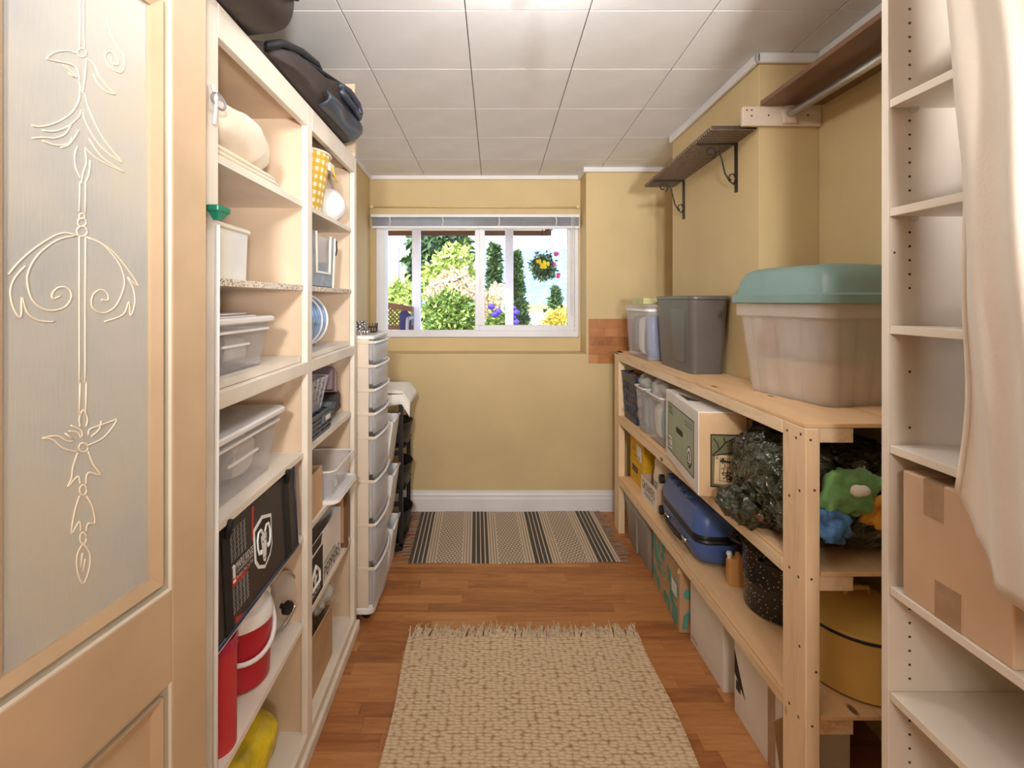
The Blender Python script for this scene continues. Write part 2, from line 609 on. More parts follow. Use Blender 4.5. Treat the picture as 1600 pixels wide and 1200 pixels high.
def tub(w, d, h, taper, r=0.02, t=0.003, z0=0.0, cx=0.0, cy=0.0):
    """open tapered tub: outer wall, rim, inner wall and floor"""
    g = G()
    b = rrect(cx, cy, w - taper * 2, d - taper * 2, max(r * 0.7, 0.004), z0)
    m_ = rrect(cx, cy, w - taper * 2 + 0.004, d - taper * 2 + 0.004, r, z0 + 0.006)
    tp = rrect(cx, cy, w, d, r, z0 + h)
    ti = rrect(cx, cy, w - 2 * t, d - 2 * t, r, z0 + h)
    bi = rrect(cx, cy, w - taper * 2 - 2 * t, d - taper * 2 - 2 * t, max(r * 0.7, 0.004), z0 + t + 0.003)
    return g.loft([b, m_, tp, ti, bi])

def slab(w, d, h, r=0.02, z0=0.0, cx=0.0, cy=0.0, soft=0.004):
    g = G()
    return g.loft([rrect(cx, cy, w - soft * 2, d - soft * 2, r, z0), rrect(cx, cy, w, d, r, z0 + soft),
                   rrect(cx, cy, w, d, r, z0 + h - soft), rrect(cx, cy, w - soft * 2, d - soft * 2, r, z0 + h)])

def rim(w, d, h, out_, r=0.02, z0=0.0):
    """a rectangular ring"""
    g = G()
    a = rrect(0, 0, w, d, r, z0)
    b = rrect(0, 0, w + out_ * 2, d + out_ * 2, r + out_, z0)
    c = rrect(0, 0, w + out_ * 2, d + out_ * 2, r + out_, z0 + h)
    d_ = rrect(0, 0, w, d, r, z0 + h)
    return g.loft([a, b, c, d_], closed=True)

class Face:
    """a flat surface to print on: origin, right and up vectors"""
    def __init__(s, o, r, u):
        s.o, s.r, s.u = Vector(o), Vector(r).normalized(), Vector(u).normalized()
        s.n = s.r.cross(s.u)

    def p(s, x, y, d=0.0):
        return tuple(s.o + s.r * x + s.u * y + s.n * d)

    def poly(s, g, pts, d=0.0008, d0=-0.0005):
        n = len(pts)
        return g.loft([[s.p(x, y, d0) for x, y in pts], [s.p(x, y, d) for x, y in pts]])

    def rect(s, g, x0, x1, y0, y1, d=0.0008):
        return s.poly(g, [(x0, y0), (x1, y0), (x1, y1), (x0, y1)], d)

    def frame(s, g, x0, x1, y0, y1, w, d=0.001):
        s.rect(g, x0, x1, y0, y0 + w, d)
        s.rect(g, x0, x1, y1 - w, y1, d)
        s.rect(g, x0, x0 + w, y0, y1, d)
        s.rect(g, x1 - w, x1, y0, y1, d)
        return g

    def line(s, g, pts, w, d=0.0012):
        return g.tube([s.p(x, y, d * 0.4) for x, y in pts], w / 2, 4)

    def text(s, txt, x, y, w, h, mat, parent, d=0.0012, slant=0.0, name='lettering'):
        cu = bpy.data.curves.new('txt', 'FONT')
        cu.body = txt
        cu.resolution_u = 2
        cu.extrude = 0.0
        ob = bpy.data.objects.new('txt', cu)
        COL.objects.link(ob)
        dg = bpy.context.evaluated_depsgraph_get()
        dg.update()
        me = bpy.data.meshes.new_from_object(ob.evaluated_get(dg))
        vs_ = [v_.co.copy() for v_ in me.vertices]
        fs_ = [tuple(p_.vertices) for p_ in me.polygons]
        bpy.data.objects.remove(ob)
        bpy.data.meshes.remove(me)
        bpy.data.curves.remove(cu)
        x0, x1 = min(v_.x for v_ in vs_), max(v_.x for v_ in vs_)
        y0, y1 = min(v_.y for v_ in vs_), max(v_.y for v_ in vs_)
        g = G()
        g.add([s.p(x + (v_.x - x0) / (x1 - x0) * w, y + (v_.y - y0) / (y1 - y0) * h + slant * (v_.x - x0) / (x1 - x0) * w, d) for v_ in vs_], fs_)
        me = bpy.data.meshes.new(name)
        me.from_pydata(g.v, [], g.f)
        me.materials.append(MATS[mat])
        o = bpy.data.objects.new(name, me)
        COL.objects.link(o)
        o.parent = parent
        return o

def copy_tree(o, parent=None, loc=None):
    c = o.copy()
    COL.objects.link(c)
    c.parent = parent
    if loc is not None:
        c.location = loc
    for ch in list(o.children):
        copy_tree(ch, c)
    return c

ORNAMENT = [
 [(0.2311,1.5929),(0.232,1.5532)],
 [(0.2226,1.5949),(0.2234,1.5527)],
 [(0.2239,1.5478),(0.2244,1.5457),(0.226,1.544),(0.2282,1.5431),(0.2303,1.5433),(0.2318,1.5445),(0.2324,1.5464),(0.2318,1.5485),(0.2303,1.5502),(0.2282,1.5511),(0.226,1.5509),(0.2244,1.5497),(0.2239,1.5478)],
 [(0.2217,1.5398),(0.2226,1.5366),(0.2249,1.5341),(0.2282,1.5328),(0.2313,1.5331),(0.2337,1.535),(0.2345,1.5378),(0.2337,1.5409),(0.2313,1.5434),(0.2282,1.5447),(0.2249,1.5444),(0.2226,1.5426),(0.2217,1.5398)],
 [(0.2204,1.5271),(0.2214,1.5233),(0.2243,1.5203),(0.2282,1.5189),(0.232,1.5194),(0.2348,1.5216),(0.2358,1.525),(0.2348,1.5287),(0.232,1.5317),(0.2282,1.5332),(0.2243,1.5328),(0.2214,1.5306),(0.2204,1.5271)],
 [(0.232,1.5184),(0.232,1.4346),(0.232,1.316)],
 [(0.2226,1.5196),(0.2234,1.4347),(0.2234,1.3146)],
 [(0.2353,1.5192),(0.2505,1.5211),(0.2662,1.5153),(0.292,1.4958),(0.311,1.4763),(0.3218,1.4617)],
 [(0.3025,1.4733),(0.3143,1.4585),(0.3199,1.441),(0.3159,1.4201),(0.3076,1.4094),(0.3066,1.4341),(0.3008,1.4163),(0.2867,1.405),(0.2662,1.4024)],
 [(0.2383,1.5188),(0.2624,1.5101),(0.2867,1.489),(0.299,1.4664),(0.2997,1.4485),(0.2938,1.4306),(0.2812,1.4196),(0.2662,1.4174),(0.2505,1.4229),(0.2432,1.4365),(0.2485,1.4469),(0.2604,1.4477),(0.2689,1.44),(0.2681,1.4325),(0.2585,1.4363)],
 [(0.2212,1.519),(0.2034,1.515),(0.1798,1.5028),(0.1546,1.4789),(0.1344,1.4523),(0.1546,1.4658)],
 [(0.1546,1.4658),(0.1441,1.4485),(0.1414,1.4263),(0.1494,1.4065),(0.152,1.4285),(0.1623,1.409),(0.1941,1.3995)],
 [(0.2191,1.5184),(0.1941,1.5098),(0.1699,1.4866),(0.1598,1.4612),(0.1649,1.4394),(0.1773,1.4201),(0.1965,1.412),(0.2124,1.4205),(0.2124,1.4368),(0.2011,1.4459),(0.1894,1.4412),(0.188,1.4307),(0.1988,1.4315)],
 [(0.2311,1.3176),(0.232,1.2722)],
 [(0.2217,1.3161),(0.2226,1.2701)],
 [(0.2819,1.2539),(0.2681,1.2483),(0.2545,1.2332),(0.2341,1.2222)],
 [(0.2819,1.2539),(0.2624,1.2517),(0.2497,1.2415),(0.2403,1.2389)],
 [(0.2525,1.253),(0.2403,1.2409)],
 [(0.2473,1.2543),(0.2341,1.249),(0.2299,1.24)],
 [(0.2444,1.2614),(0.2299,1.2519),(0.2277,1.2414)],
 [(0.1724,1.2539),(0.187,1.2518),(0.2011,1.2509),(0.2169,1.2487),(0.2186,1.2411)],
 [(0.1724,1.2539),(0.1798,1.2437),(0.1965,1.2311),(0.2191,1.2271)],
 [(0.1988,1.2566),(0.2025,1.2451),(0.2147,1.238)],
 [(0.2191,1.2243),(0.22,1.2213),(0.2226,1.2197),(0.226,1.2199),(0.2294,1.2217),(0.2319,1.2248),(0.2328,1.2282),(0.2319,1.2311),(0.2294,1.2327),(0.226,1.2326),(0.2226,1.2308),(0.22,1.2278),(0.2191,1.2243)],
 [(0.2307,1.2561),(0.232,1.2683),(0.2264,1.2782),(0.2199,1.2655),(0.2221,1.254)],
 [(0.2341,1.2222),(0.2412,1.204),(0.2432,1.1891),(0.2485,1.1793),(0.2341,1.1891),(0.2307,1.1769)],
 [(0.2191,1.219),(0.2115,1.1985),(0.1997,1.1791),(0.2191,1.1889),(0.2221,1.1738)],
 [(0.2212,1.1655),(0.2219,1.1621),(0.2239,1.1602),(0.2264,1.1602),(0.229,1.1621),(0.2309,1.1655),(0.2316,1.1693),(0.2309,1.1726),(0.229,1.1745),(0.2264,1.1746),(0.2239,1.1727),(0.2219,1.1694),(0.2212,1.1655)],
 [(0.2316,1.1614),(0.2383,1.1443),(0.2432,1.1144),(0.232,1.1259),(0.2299,1.1111)],
 [(0.2212,1.1567),(0.2124,1.1379),(0.2088,1.114),(0.2191,1.1176),(0.2221,1.1077)],
 [(0.2217,1.0983),(0.2223,1.0946),(0.2241,1.0924),(0.2264,1.0925),(0.2288,1.0947),(0.2305,1.0984),(0.2311,1.1026),(0.2305,1.1063),(0.2288,1.1084),(0.2264,1.1084),(0.2241,1.1063),(0.2223,1.1026),(0.2217,1.0983)],
 [(0.2264,1.0933),(0.2169,1.0751),(0.2169,1.0549),(0.2264,1.0367),(0.2349,1.0603),(0.2349,1.0819),(0.2264,1.0933)],
 [(0.2277,1.0804),(0.2299,1.0616)],
 [(0.2234,1.0703),(0.2264,1.0538)],
 [(0.2312,1.724),(0.2321,1.7077),(0.2405,1.6888),(0.2531,1.674),(0.2687,1.661),(0.2852,1.6521),(0.2947,1.6505)],
 [(0.2293,1.6938),(0.2331,1.6828),(0.2478,1.6655),(0.2653,1.6529),(0.282,1.6483)],
 [(0.2442,1.6685),(0.2513,1.6541),(0.2653,1.6437),(0.2803,1.6398),(0.2947,1.6344)],
 [(0.2331,1.6644),(0.2387,1.6529),(0.2478,1.6398),(0.2584,1.6332)],
 [(0.282,1.6352),(0.2653,1.6345),(0.2478,1.6415),(0.2423,1.6518)],
 [(0.2236,1.7182),(0.2197,1.7036),(0.2098,1.6856),(0.1976,1.6677),(0.1807,1.6524),(0.1642,1.6389),(0.1807,1.643),(0.1976,1.6512),(0.2098,1.6621),(0.2216,1.6779),(0.2274,1.6919)],
 [(0.2178,1.6578),(0.2018,1.6408),(0.185,1.6324),(0.1608,1.6253),(0.1893,1.6294),(0.2098,1.6349),(0.2236,1.6435)],
 [(0.235,1.6419),(0.2387,1.6268),(0.2368,1.6116),(0.2303,1.5992)],
 [(0.2236,1.6417),(0.2216,1.6244),(0.2265,1.6072),(0.2293,1.5924)],
 [(0.2158,1.6278),(0.2178,1.6075),(0.2236,1.5937)],
 [(0.2312,1.5937),(0.2316,1.5795)],
 [(0.2232,1.5955),(0.2228,1.5814)],
 [(0.2216,1.7769),(0.2226,1.7734),(0.225,1.7699),(0.2284,1.7675),(0.2317,1.7668),(0.2341,1.7679),(0.235,1.7706),(0.2341,1.774),(0.2317,1.7775),(0.2284,1.7799),(0.225,1.7807),(0.2226,1.7796),(0.2216,1.7769)],
 [(0.2216,1.7689),(0.2098,1.7654),(0.2018,1.7526),(0.1893,1.7431),(0.1764,1.7371),(0.1914,1.7348),(0.2038,1.7407),(0.2118,1.7518)],
 [(0.1893,1.84),(0.1829,1.8228),(0.1764,1.8129),(0.1631,1.8041),(0.1596,1.7902),(0.1653,1.7742),(0.1807,1.7721),(0.1914,1.7794),(0.1914,1.7905),(0.1829,1.7965),(0.172,1.7922),(0.172,1.7827),(0.1807,1.7806),(0.1829,1.789)],
 [(0.2771,1.7429),(0.2653,1.7568),(0.2478,1.767),(0.2368,1.7688)],
 [(0.2771,1.7429),(0.2653,1.7451),(0.2478,1.7498),(0.235,1.7487),(0.2321,1.7324)],
 [(0.2549,1.7448),(0.2442,1.7411),(0.235,1.7364)],
 [(0.2478,1.7378),(0.2387,1.7348)],
 [(0.2321,1.7324),(0.2293,1.7212),(0.2236,1.7182)],
 [(0.2216,1.7689),(0.2236,1.7413),(0.2274,1.7184)],
 [(0.2312,1.8489),(0.2312,1.8084),(0.2321,1.7781)],
 [(0.2255,1.8523),(0.2255,1.8115),(0.2245,1.7809)],
]

# ------------------------------------------------------------------ the room
SL = 0.03
def zc(y):
    """underside of the gently sloping ceiling"""
    return 2.337 + SL * (3.479 - y)

def slope_box(name, mat, x0, x1, y0, y1, h, parent=None, bevel=0.0, drop=0.0):
    """a trim strip hanging h below the sloping ceiling"""
    g = G()
    def z(y, k):
        return zc(y) - k
    g.hexa([(x0, y0, z(y0, h)), (x1, y0, z(y0, h)), (x1, y1, z(y1, h)), (x0, y1, z(y1, h)),
            (x0, y0, z(y0, drop)), (x1, y0, z(y0, drop)), (x1, y1, z(y1, drop)), (x0, y1, z(y1, drop))])
    return g.out(name, mat, parent, bevel=bevel)

floor = struct(bx('floor', 'laminate_strip', None, -1.06, 1.45, -1.75, 3.9, -0.12, -0.004))
unit_me = None
row = 0
y = 1.16
while y < 3.475:
    y1 = min(y + 0.066, 3.479)
    x = -0.62 - R.random() * 0.3
    while x < 1.06:
        L = R.choice((0.24, 0.3, 0.36, 0.42, 0.5))
        xa, xb = max(x, -0.56), min(x + L, 1.06)
        if xb - xa > 0.03:
            if unit_me is None:
                g = G()
                g.box(-0.5, 0.5, -0.5, 0.5, -0.5, 0.5)
                o = g.out('plank', 'floor_plank', floor)
                unit_me = o.data
            else:
                o = bpy.data.objects.new('plank', unit_me)
                COL.objects.link(o)
                o.parent = floor
            o.location = ((xa + xb) / 2, (y + y1) / 2, -0.0025)
            o.scale = (xb - xa - 0.0008, y1 - y - 0.0008, 0.005)
        x += L
    y += 0.066
    row += 1

ceil = G().hexa([(-1.06, -1.75, zc(-1.75) + 0.006), (1.45, -1.75, zc(-1.75) + 0.006), (1.45, 3.9, zc(3.9) + 0.006), (-1.06, 3.9, zc(3.9) + 0.006),
                 (-1.06, -1.75, 2.62), (1.45, -1.75, 2.62), (1.45, 3.9, 2.62), (-1.06, 3.9, 2.62)]).out('ceiling', 'ceiling_gap')
struct(ceil)
TW, TD, DR = 0.411, 0.40, 0.025
gap = 0.0038
pts = []
for (ax, ay) in ((gap / 2, gap / 2), (TW - gap / 2, gap / 2), (TW - gap / 2, TD - gap / 2), (gap / 2, TD - gap / 2)):
    pts.append((ax + DR * ay, ay))
g = G()
g.hexa([(a, b, -SL * b) for a, b in pts] + [(a, b, 0.012 - SL * b) for a, b in pts])
tile0 = g.out('ceiling_tile', 'ceiling_paint', ceil, bevel=0.0012, seg=1)
first = True
for j in range(-9, 5):
    yy = 2.09 + TD * j
    for i in range(-3, 5):
        xx = -0.458 + TW * (i) + DR * (yy - 2.09)
        if xx > 1.28 or xx + TW < -1.0 or yy > 3.69:
            continue
        o = tile0 if first else tile0.copy()
        if not first:
            COL.objects.link(o)
        first = False
        o.parent = ceil
        o.location = (xx, yy, zc(yy))

wall_left = struct(bx('wall_left', 'wall_paint', None, -1.06, -0.813, 2.215, 3.9, -0.12, 2.6))
struct(bx('wall_left_closet', 'wall_paint', None, -1.16, -0.92, -1.75, 2.215, -0.12, 2.6))
struct(bx('wall_right', 'wall_paint', None, 1.30, 1.45, -1.75, 3.9, -0.12, 2.6))
struct(bx('wall_chase', 'wall_paint', None, 1.068, 1.30, 1.973, 2.872, 0, 2.6, bevel=0.002))
struct(bx('wall_back', 'wall_paint', None, -1.06, 1.45, -1.85, -1.75, -0.12, 2.6))
struct(bx('wall_stub', 'wall_paint', None, -0.92, -0.66, 0.36, 0.44, 0, 2.6))
wf = G()
wf.box(-0.813, 1.30, 3.479, 3.90, -0.12, 1.068)
struct(wf.out('wall_far', 'wall_paint', bevel=0.006))
struct(bx('wall_far_side', 'wall_paint', None, 0.705, 1.30, 3.479, 3.90, 1.068, 2.6, bevel=0.003))
wn_ = G()
wn_.box(-0.813, 0.705, 3.685, 3.90, 2.05, 2.6)
wn_.box(-0.813, 0.705, 3.685, 3.90, 1.068, 1.165)
wn_.box(-0.813, -0.770, 3.685, 3.90, 1.165, 2.05)
wn_.box(0.692, 0.705, 3.685, 3.90, 1.165, 2.05)
struct(wn_.out('wall_niche', 'wall_paint'))

# pale coves under the ceiling
struct(slope_box('trim_1', 'white_trim', -0.813, -0.793, 2.215, 3.685, 0.034, bevel=0.006))
struct(slope_box('trim_2', 'white_trim', -0.813, 0.705, 3.663, 3.685, 0.030, bevel=0.006))
struct(slope_box('trim_3', 'white_trim', 0.683, 0.705, 3.46, 3.685, 0.034, bevel=0.006))
struct(slope_box('trim_4', 'white_trim', 0.683, 1.30, 3.455, 3.479, 0.034, bevel=0.006))
struct(slope_box('trim_5', 'white_trim', 1.048, 1.068, 1.953, 2.872, 0.040, bevel=0.008))
struct(slope_box('trim_6', 'white_trim', 1.048, 1.30, 1.953, 1.973, 0.040, bevel=0.008))
struct(slope_box('trim_7', 'white_trim', 1.282, 1.30, -1.75, 1.953, 0.040, bevel=0.008))

# moulded baseboard on the far wall
prof = [(0, 0), (0.016, 0), (0.016, 0.085), (0.013, 0.096), (0.013, 0.112), (0.008, 0.124), (0.006, 0.138), (0, 0.14)]
g = G().loft([[(xx, 3.479 - a, b) for a, b in prof] for xx in (-0.813, 1.06)])
struct(g.out('baseboard_far', 'white_trim'))

# brown laminate offcut on the far wall
t = thing('laminate_panel', 'brown laminate board of wood strips on the wall beside the window', 'panel', (0.722, 3.479, 1.005))
for k in range(5):
    z0 = 0.0 + k * 0.0605
    xs = [0, 0.06 + 0.05 * (k % 2), 0.20 + 0.03 * (k % 3), 0.34]
    for a, b in zip(xs, xs[1:]):
        o = bx('plank', 'floor_plank', t, a, b - 0.0006, -0.010, 0, z0, z0 + 0.0598)

# ------------------------------------------------------------------ window
WY = 3.70
win = thing('window_1', 'white vinyl sliding window with two panes in the niche', 'window', (0, WY, 1.17))
win['kind'] = 'structure'
def zwin(z): return z - 1.17
WX0, WX1, WZ0, WZ1 = -0.768, 0.690, 1.168, 2.05
g = G()
g.box(WX0, WX1, -0.02, 0.09, zwin(WZ0), zwin(1.213))
g.box(WX0, WX1, -0.02, 0.09, zwin(2.0), zwin(WZ1))
g.box(WX0, -0.700, -0.02, 0.09, zwin(1.213), zwin(2.0))
g.box(0.664, WX1, -0.02, 0.09, zwin(1.213), zwin(2.0))
g.box(-0.055, -0.015, 0.0, 0.07, zwin(1.213), zwin(2.0))
g.out('window_frame', 'window_vinyl', win, bevel=0.004)
g = G()
g.box(-0.022, 0.664, -0.012, 0.03, zwin(1.213), zwin(1.250))
g.box(-0.022, 0.664, -0.012, 0.03, zwin(1.955), zwin(2.0))
g.box(-0.022, 0.016, -0.012, 0.03, zwin(1.250), zwin(1.955))
g.box(0.615, 0.664, -0.012, 0.03, zwin(1.250), zwin(1.955))
sash = g.out('sash', 'window_vinyl', win, bevel=0.003)
G().box(-0.019, -0.009, -0.024, -0.012, zwin(1.50), zwin(1.60)).out('latch', 'window_vinyl', sash, bevel=0.002)
bx('pane', 'window_glass', win, -0.700, -0.055, 0.045, 0.049, zwin(1.213), zwin(2.0))
bx('pane', 'window_glass', win, 0.016, 0.615, 0.008, 0.012, zwin(1.250), zwin(1.955))

# raised venetian blind
t = thing('venetian_blind', 'white venetian blind drawn up at the top of the window', 'blind', (0, 3.645, 1.945))
g = G().box(-0.795, 0.690, -0.02, 0.03, 0.078, 0.100)
g.out('headrail', 'window_vinyl', t, bevel=0.003)
plain('blind_slat', '#d8dae0', 0.35, 0.03)
sl0 = None
for k in range(9):
    z0 = 0.022 + k * 0.0061
    if sl0 is None:
        g = G().grid(lambda u, w_: (-0.79 + u * 1.478, -0.014 + 0.036 * w_, 0.003 * math.sin(PI * w_)), 2, 4)
        sl0 = g.out('slat', 'blind_slat', t, solid=0.0012)
        o = sl0
    else:
        o = sl0.copy()
        COL.objects.link(o)
    o.location = (0, 0, z0)
bx('bottom_rail', 'window_vinyl', t, -0.79, 0.688, -0.016, 0.026, 0.0, 0.018, bevel=0.003)
for xx in (-0.66, -0.285, 0.115, 0.52):
    G().tube([(xx, -0.021, 0.0), (xx, -0.023, 0.03), (xx + 0.006, -0.024, 0.045), (xx, -0.022, 0.08)], 0.0035, 5).out('lift_cord', 'cord_white', t)
for xx in (0.630, 0.641):
    G().tube([(xx, -0.023, 0.085), (xx, -0.024, -0.3), (xx + 0.004, -0.024, -0.62)], 0.0022, 5).out('pull_cord', 'cord_white', t)
G().tube([(0.652, -0.026, 0.085), (0.653, -0.026, -0.35), (0.655, -0.026, -0.7)], 0.004, 6).out('wand', 'clear_plastic', t)

# thin rod above the blind
t = thing('curtain_rod', 'thin cream curtain rod across the wall above the window', 'rod', (0, 3.665, 2.105))
G().tube([(-0.80, 0, 0), (0.692, 0, -0.004)], 0.0065, 8).out('rod', 'curtain_rod', t, smooth=True)
for xx in (-0.796, 0.685):
    G().lathe([(0.004, -0.014), (0.014, -0.01), (0.016, 0), (0.010, 0.02)], 12, (xx, 0, 0), 'y').out('rod_socket', 'curtain_rod', t, smooth=40)

# ------------------------------------------------------------------ ceiling globe, and added fill lamps behind the camera
def pendant(x, y, z, power, label):
    t = thing('globe_lamp', label, 'lamp', (x, y, z))
    top = zc(y) - z - 0.005
    G().lathe([(0.05, top), (0.05, top - 0.018), (0.012, top - 0.024)], 24).out('canopy', 'lamp_metal', t, smooth=40)
    G().tube([(0, 0, top - 0.02), (0, 0, 0.035)], 0.006, 8).out('stem', 'lamp_metal', t)
    G().lathe([(0.018, 0.03), (0.018, 0.046)], 16).out('collar', 'lamp_metal', t, smooth=40)
    G().blob((0, 0, 0), (0.07, 0.07, 0.07), 1.0, n=14).out('globe', 'lamp_dome', t, smooth=True)
    ld = bpy.data.lights.new('bulb', 'POINT')
    ld.shadow_soft_size = 0.06
    ld.energy = power
    ld.color = (1.0, 0.975, 0.95)
    lo = bpy.data.objects.new('bulb', ld)
    COL.objects.link(lo)
    lo.parent = t
    return t
pendant(0.15, 1.36, 2.315, LAMP_POWER, 'small white globe lamp under the ceiling over the aisle')
t = thing('fill_floor_lamp', 'unseen fill light added behind the camera, shaped as a white floor lamp', 'lamp', (0.40, -0.95, -0.004))  # unseen lamp, added as even fill for the room
G().lathe([(0.13, 0.0), (0.13, 0.015), (0.02, 0.03)], 28).out('base', 'lamp_metal', t, smooth=40)
G().tube([(0, 0, 0.02), (0, 0, 1.28)], 0.011, 10).out('pole', 'lamp_metal', t, smooth=True)
G().blob((0, 0, 1.33), (0.13, 0.13, 0.13), 1.0, n=14).out('globe', 'lamp_dome', t, smooth=True)
ld = bpy.data.lights.new('bulb', 'POINT')
ld.shadow_soft_size = 0.10
ld.energy = FILL_POWER
ld.color = (1.0, 0.975, 0.95)
lo = bpy.data.objects.new('bulb', ld)
COL.objects.link(lo)
lo.parent = t
lo.location = (0, 0, 1.33)
G().tube([(0, 0, 1.40), (0, 0, 1.47)], 0.008, 8).out('neck', 'lamp_metal', t, smooth=True)
hd_ = G().lathe([(0.02, -0.06), (0.035, -0.05), (0.045, 0.05), (0.040, 0.05), (0.03, -0.04)], 24, (0, 0, 0), 'y').out('fill_uplight_head', 'lamp_metal', t, smooth=40)  # extra head, added only to lift the ceiling brightness
hd_.location = (0, 0, 1.50)
hd_.rotation_euler = (math.radians(18), 0, math.radians(6))
ld = bpy.data.lights.new('bulb', 'SPOT')
ld.spot_size = math.radians(70)
ld.spot_blend = 1.0
ld.shadow_soft_size = 0.08
ld.energy = FILL_UPLIGHT_POWER
ld.color = (1.0, 0.985, 0.97)
lo = bpy.data.objects.new('bulb', ld)
COL.objects.link(lo)
lo.parent = t
lo.location = (-0.006, 0.065, 1.522)
lo.rotation_euler = (math.radians(90 + 19), 0, math.radians(6))

t = thing('fill_spotlight', 'unseen fill spotlight added behind the camera, aimed down the aisle', 'lamp', (-0.045, -1.25, zc(-1.25) - 0.012))  # unseen spot, added to brighten the far end of the aisle
G().lathe([(0.05, 0.006), (0.05, -0.012), (0.012, -0.018)], 24).out('canopy', 'lamp_metal', t, smooth=40)
G().tube([(0, 0, -0.015), (0, 0, -0.40)], 0.006, 8).out('stem', 'lamp_metal', t)
sh_ = G().lathe([(0.02, -0.06), (0.035, -0.05), (0.042, 0.05), (0.038, 0.05), (0.03, -0.04)], 24, (0, 0.02, -0.42), 'y').out('shade', 'lamp_metal', t, smooth=40)
ld = bpy.data.lights.new('bulb', 'SPOT')
ld.spot_size = math.radians(58)
ld.spot_blend = 1.0
ld.shadow_soft_size = 0.10
ld.energy = FILL_SPOT_POWER
ld.color = (1.0, 0.975, 0.945)
lo = bpy.data.objects.new('bulb', ld)
COL.objects.link(lo)
lo.parent = t
lo.location = (0, 0.08, -0.42)
lo.rotation_euler = (math.radians(90 - 8), 0, math.radians(-2))

# ------------------------------------------------------------------ the open door leaf on the left
D = thing('panel_door', 'tan panelled door leaf standing open, grey panel with raised floral ornament', 'door', (-0.502, 0.93, 0.008), math.radians(-100))
DW, T0, T1 = 0.448, -0.036, 0.0
g = G()
g.box(0, 0.082, T0, T1, 0, 2.03)
g.box(0.366, DW, T0, T1, 0, 2.03)
g.out('stile', 'door_tan', D, bevel=0.003)
g = G()
g.box(0.082, 0.366, T0, T1, 0.0, 0.16)
g.box(0.082, 0.366, T0, T1, 0.790, 0.942)
g.box(0.082, 0.366, T0, T1, 1.93, 2.03)
g.out('rail', 'door_tan', D, bevel=0.002)
def recess(z0, z1, ornament):
    x0, x1 = 0.082, 0.366
    bx('panel', 'door_panel_paint' if ornament else 'door_tan', D, x0, x1, -0.026, -0.014, z0, z1)
    def ring(a, b, y0a, y1a, mat, nm):
        """sloped moulding between inset a and inset b"""
        g = G()
        lo = [(x0 + a, y0a, z0 + a), (x1 - a, y0a, z0 + a), (x1 - a, y0a, z1 - a), (x0 + a, y0a, z1 - a)]
        hi = [(x0 + b, y1a, z0 + b), (x1 - b, y1a, z0 + b), (x1 - b, y1a, z1 - b), (x0 + b, y1a, z1 - b)]
        lo2 = [(p[0], -0.02, p[2]) for p in lo]
        hi2 = [(p[0], -0.02, p[2]) for p in hi]
        g.loft([lo2, lo, hi, hi2], False, False)
        return g.out(nm, mat, D)
    ring(0.0, 0.004, -0.001, -0.003, 'door_bead', 'bead')
    ring(0.004, 0.016, -0.004, -0.011, 'door_cove', 'cove')
    ring(0.016, 0.034, -0.002, -0.009, 'door_tan', 'moulding')
recess(0.942, 1.93, True)
recess(0.16, 0.790, False)
g = G()
def smooth_path(p):
    if len(p) < 3 or len(p) == 13 and p[0] == p[-1]:
        return p
    o_ = []
    for i in range(len(p) - 1):
        p0, p1, p2, p3 = p[max(i - 1, 0)], p[i], p[i + 1], p[min(i + 2, len(p) - 1)]
        for k in range(4):
            s = k / 4
            o_.append(tuple(0.5 * (2 * p1[c] + (p2[c] - p0[c]) * s + (2 * p0[c] - 5 * p1[c] + 4 * p2[c] - p3[c]) * s * s + (3 * p1[c] - p0[c] - 3 * p2[c] + p3[c]) * s ** 3) for c in (0, 1)))
    o_.append(p[-1])
    return o_
for st in ORNAMENT:
    q = [(u, -0.0138, min(z, 1.90) - 0.008) for u, z in smooth_path(st)]
    g.tube(q, 0.0012, 5)
o = g.out('ornament', 'ornament_cream', D, smooth=True)
o['label'] = 'raised cream line ornament of leaves and bellflowers'

# ------------------------------------------------------------------ built-in shelving on the left
U = thing('shelving_unit', 'tall cream painted shelving unit with two open bays on the left', 'shelving unit', (0, 0, 0))
FX, BX = -0.545, -0.905            # face of the frame, back of the unit
STILES = ((1.007, 1.054), (1.590, 1.635), (2.170, 2.208))
for k, (a, b) in enumerate(STILES):
    bx('stile', 'cream_stile', U, FX - 0.019, FX, a, b, 0.0, 2.045, bevel=0.002)
bx('partition', 'cream_shelf', U, BX, FX - 0.0195, 1.600, 1.624, 0.0, 2.0)
bx('end_panel', 'cream_shelf', U, BX, FX - 0.0195, 1.012, 1.030, 0.0, 2.0)
g = G()
g.box(BX, FX - 0.0195, 2.185, 2.206, 0.0, 2.0)
g.box(-0.80, FX - 0.0195, 2.185, 2.206, 2.0, 2.352)
g.box(FX - 0.040, FX - 0.0, 2.180, 2.208, 2.047, 2.356)
g.out('end_panel', 'cream_shelf', U)
bx('back_panel', 'cream_shelf', U, BX - 0.008, BX, 1.012, 2.206, 0.0, 2.0)
bx('top_board', 'cream_shelf', U, BX, FX - 0.0195, 1.012, 2.184, 2.0, 2.018)
BAYS = ((1.030, 1.600), (1.624, 2.185))
SH = {1: 1.737, 2: 1.478, 3: 1.258, 4: 0.958, 5: 0.700, 6: 0.425, 7: 0.080}
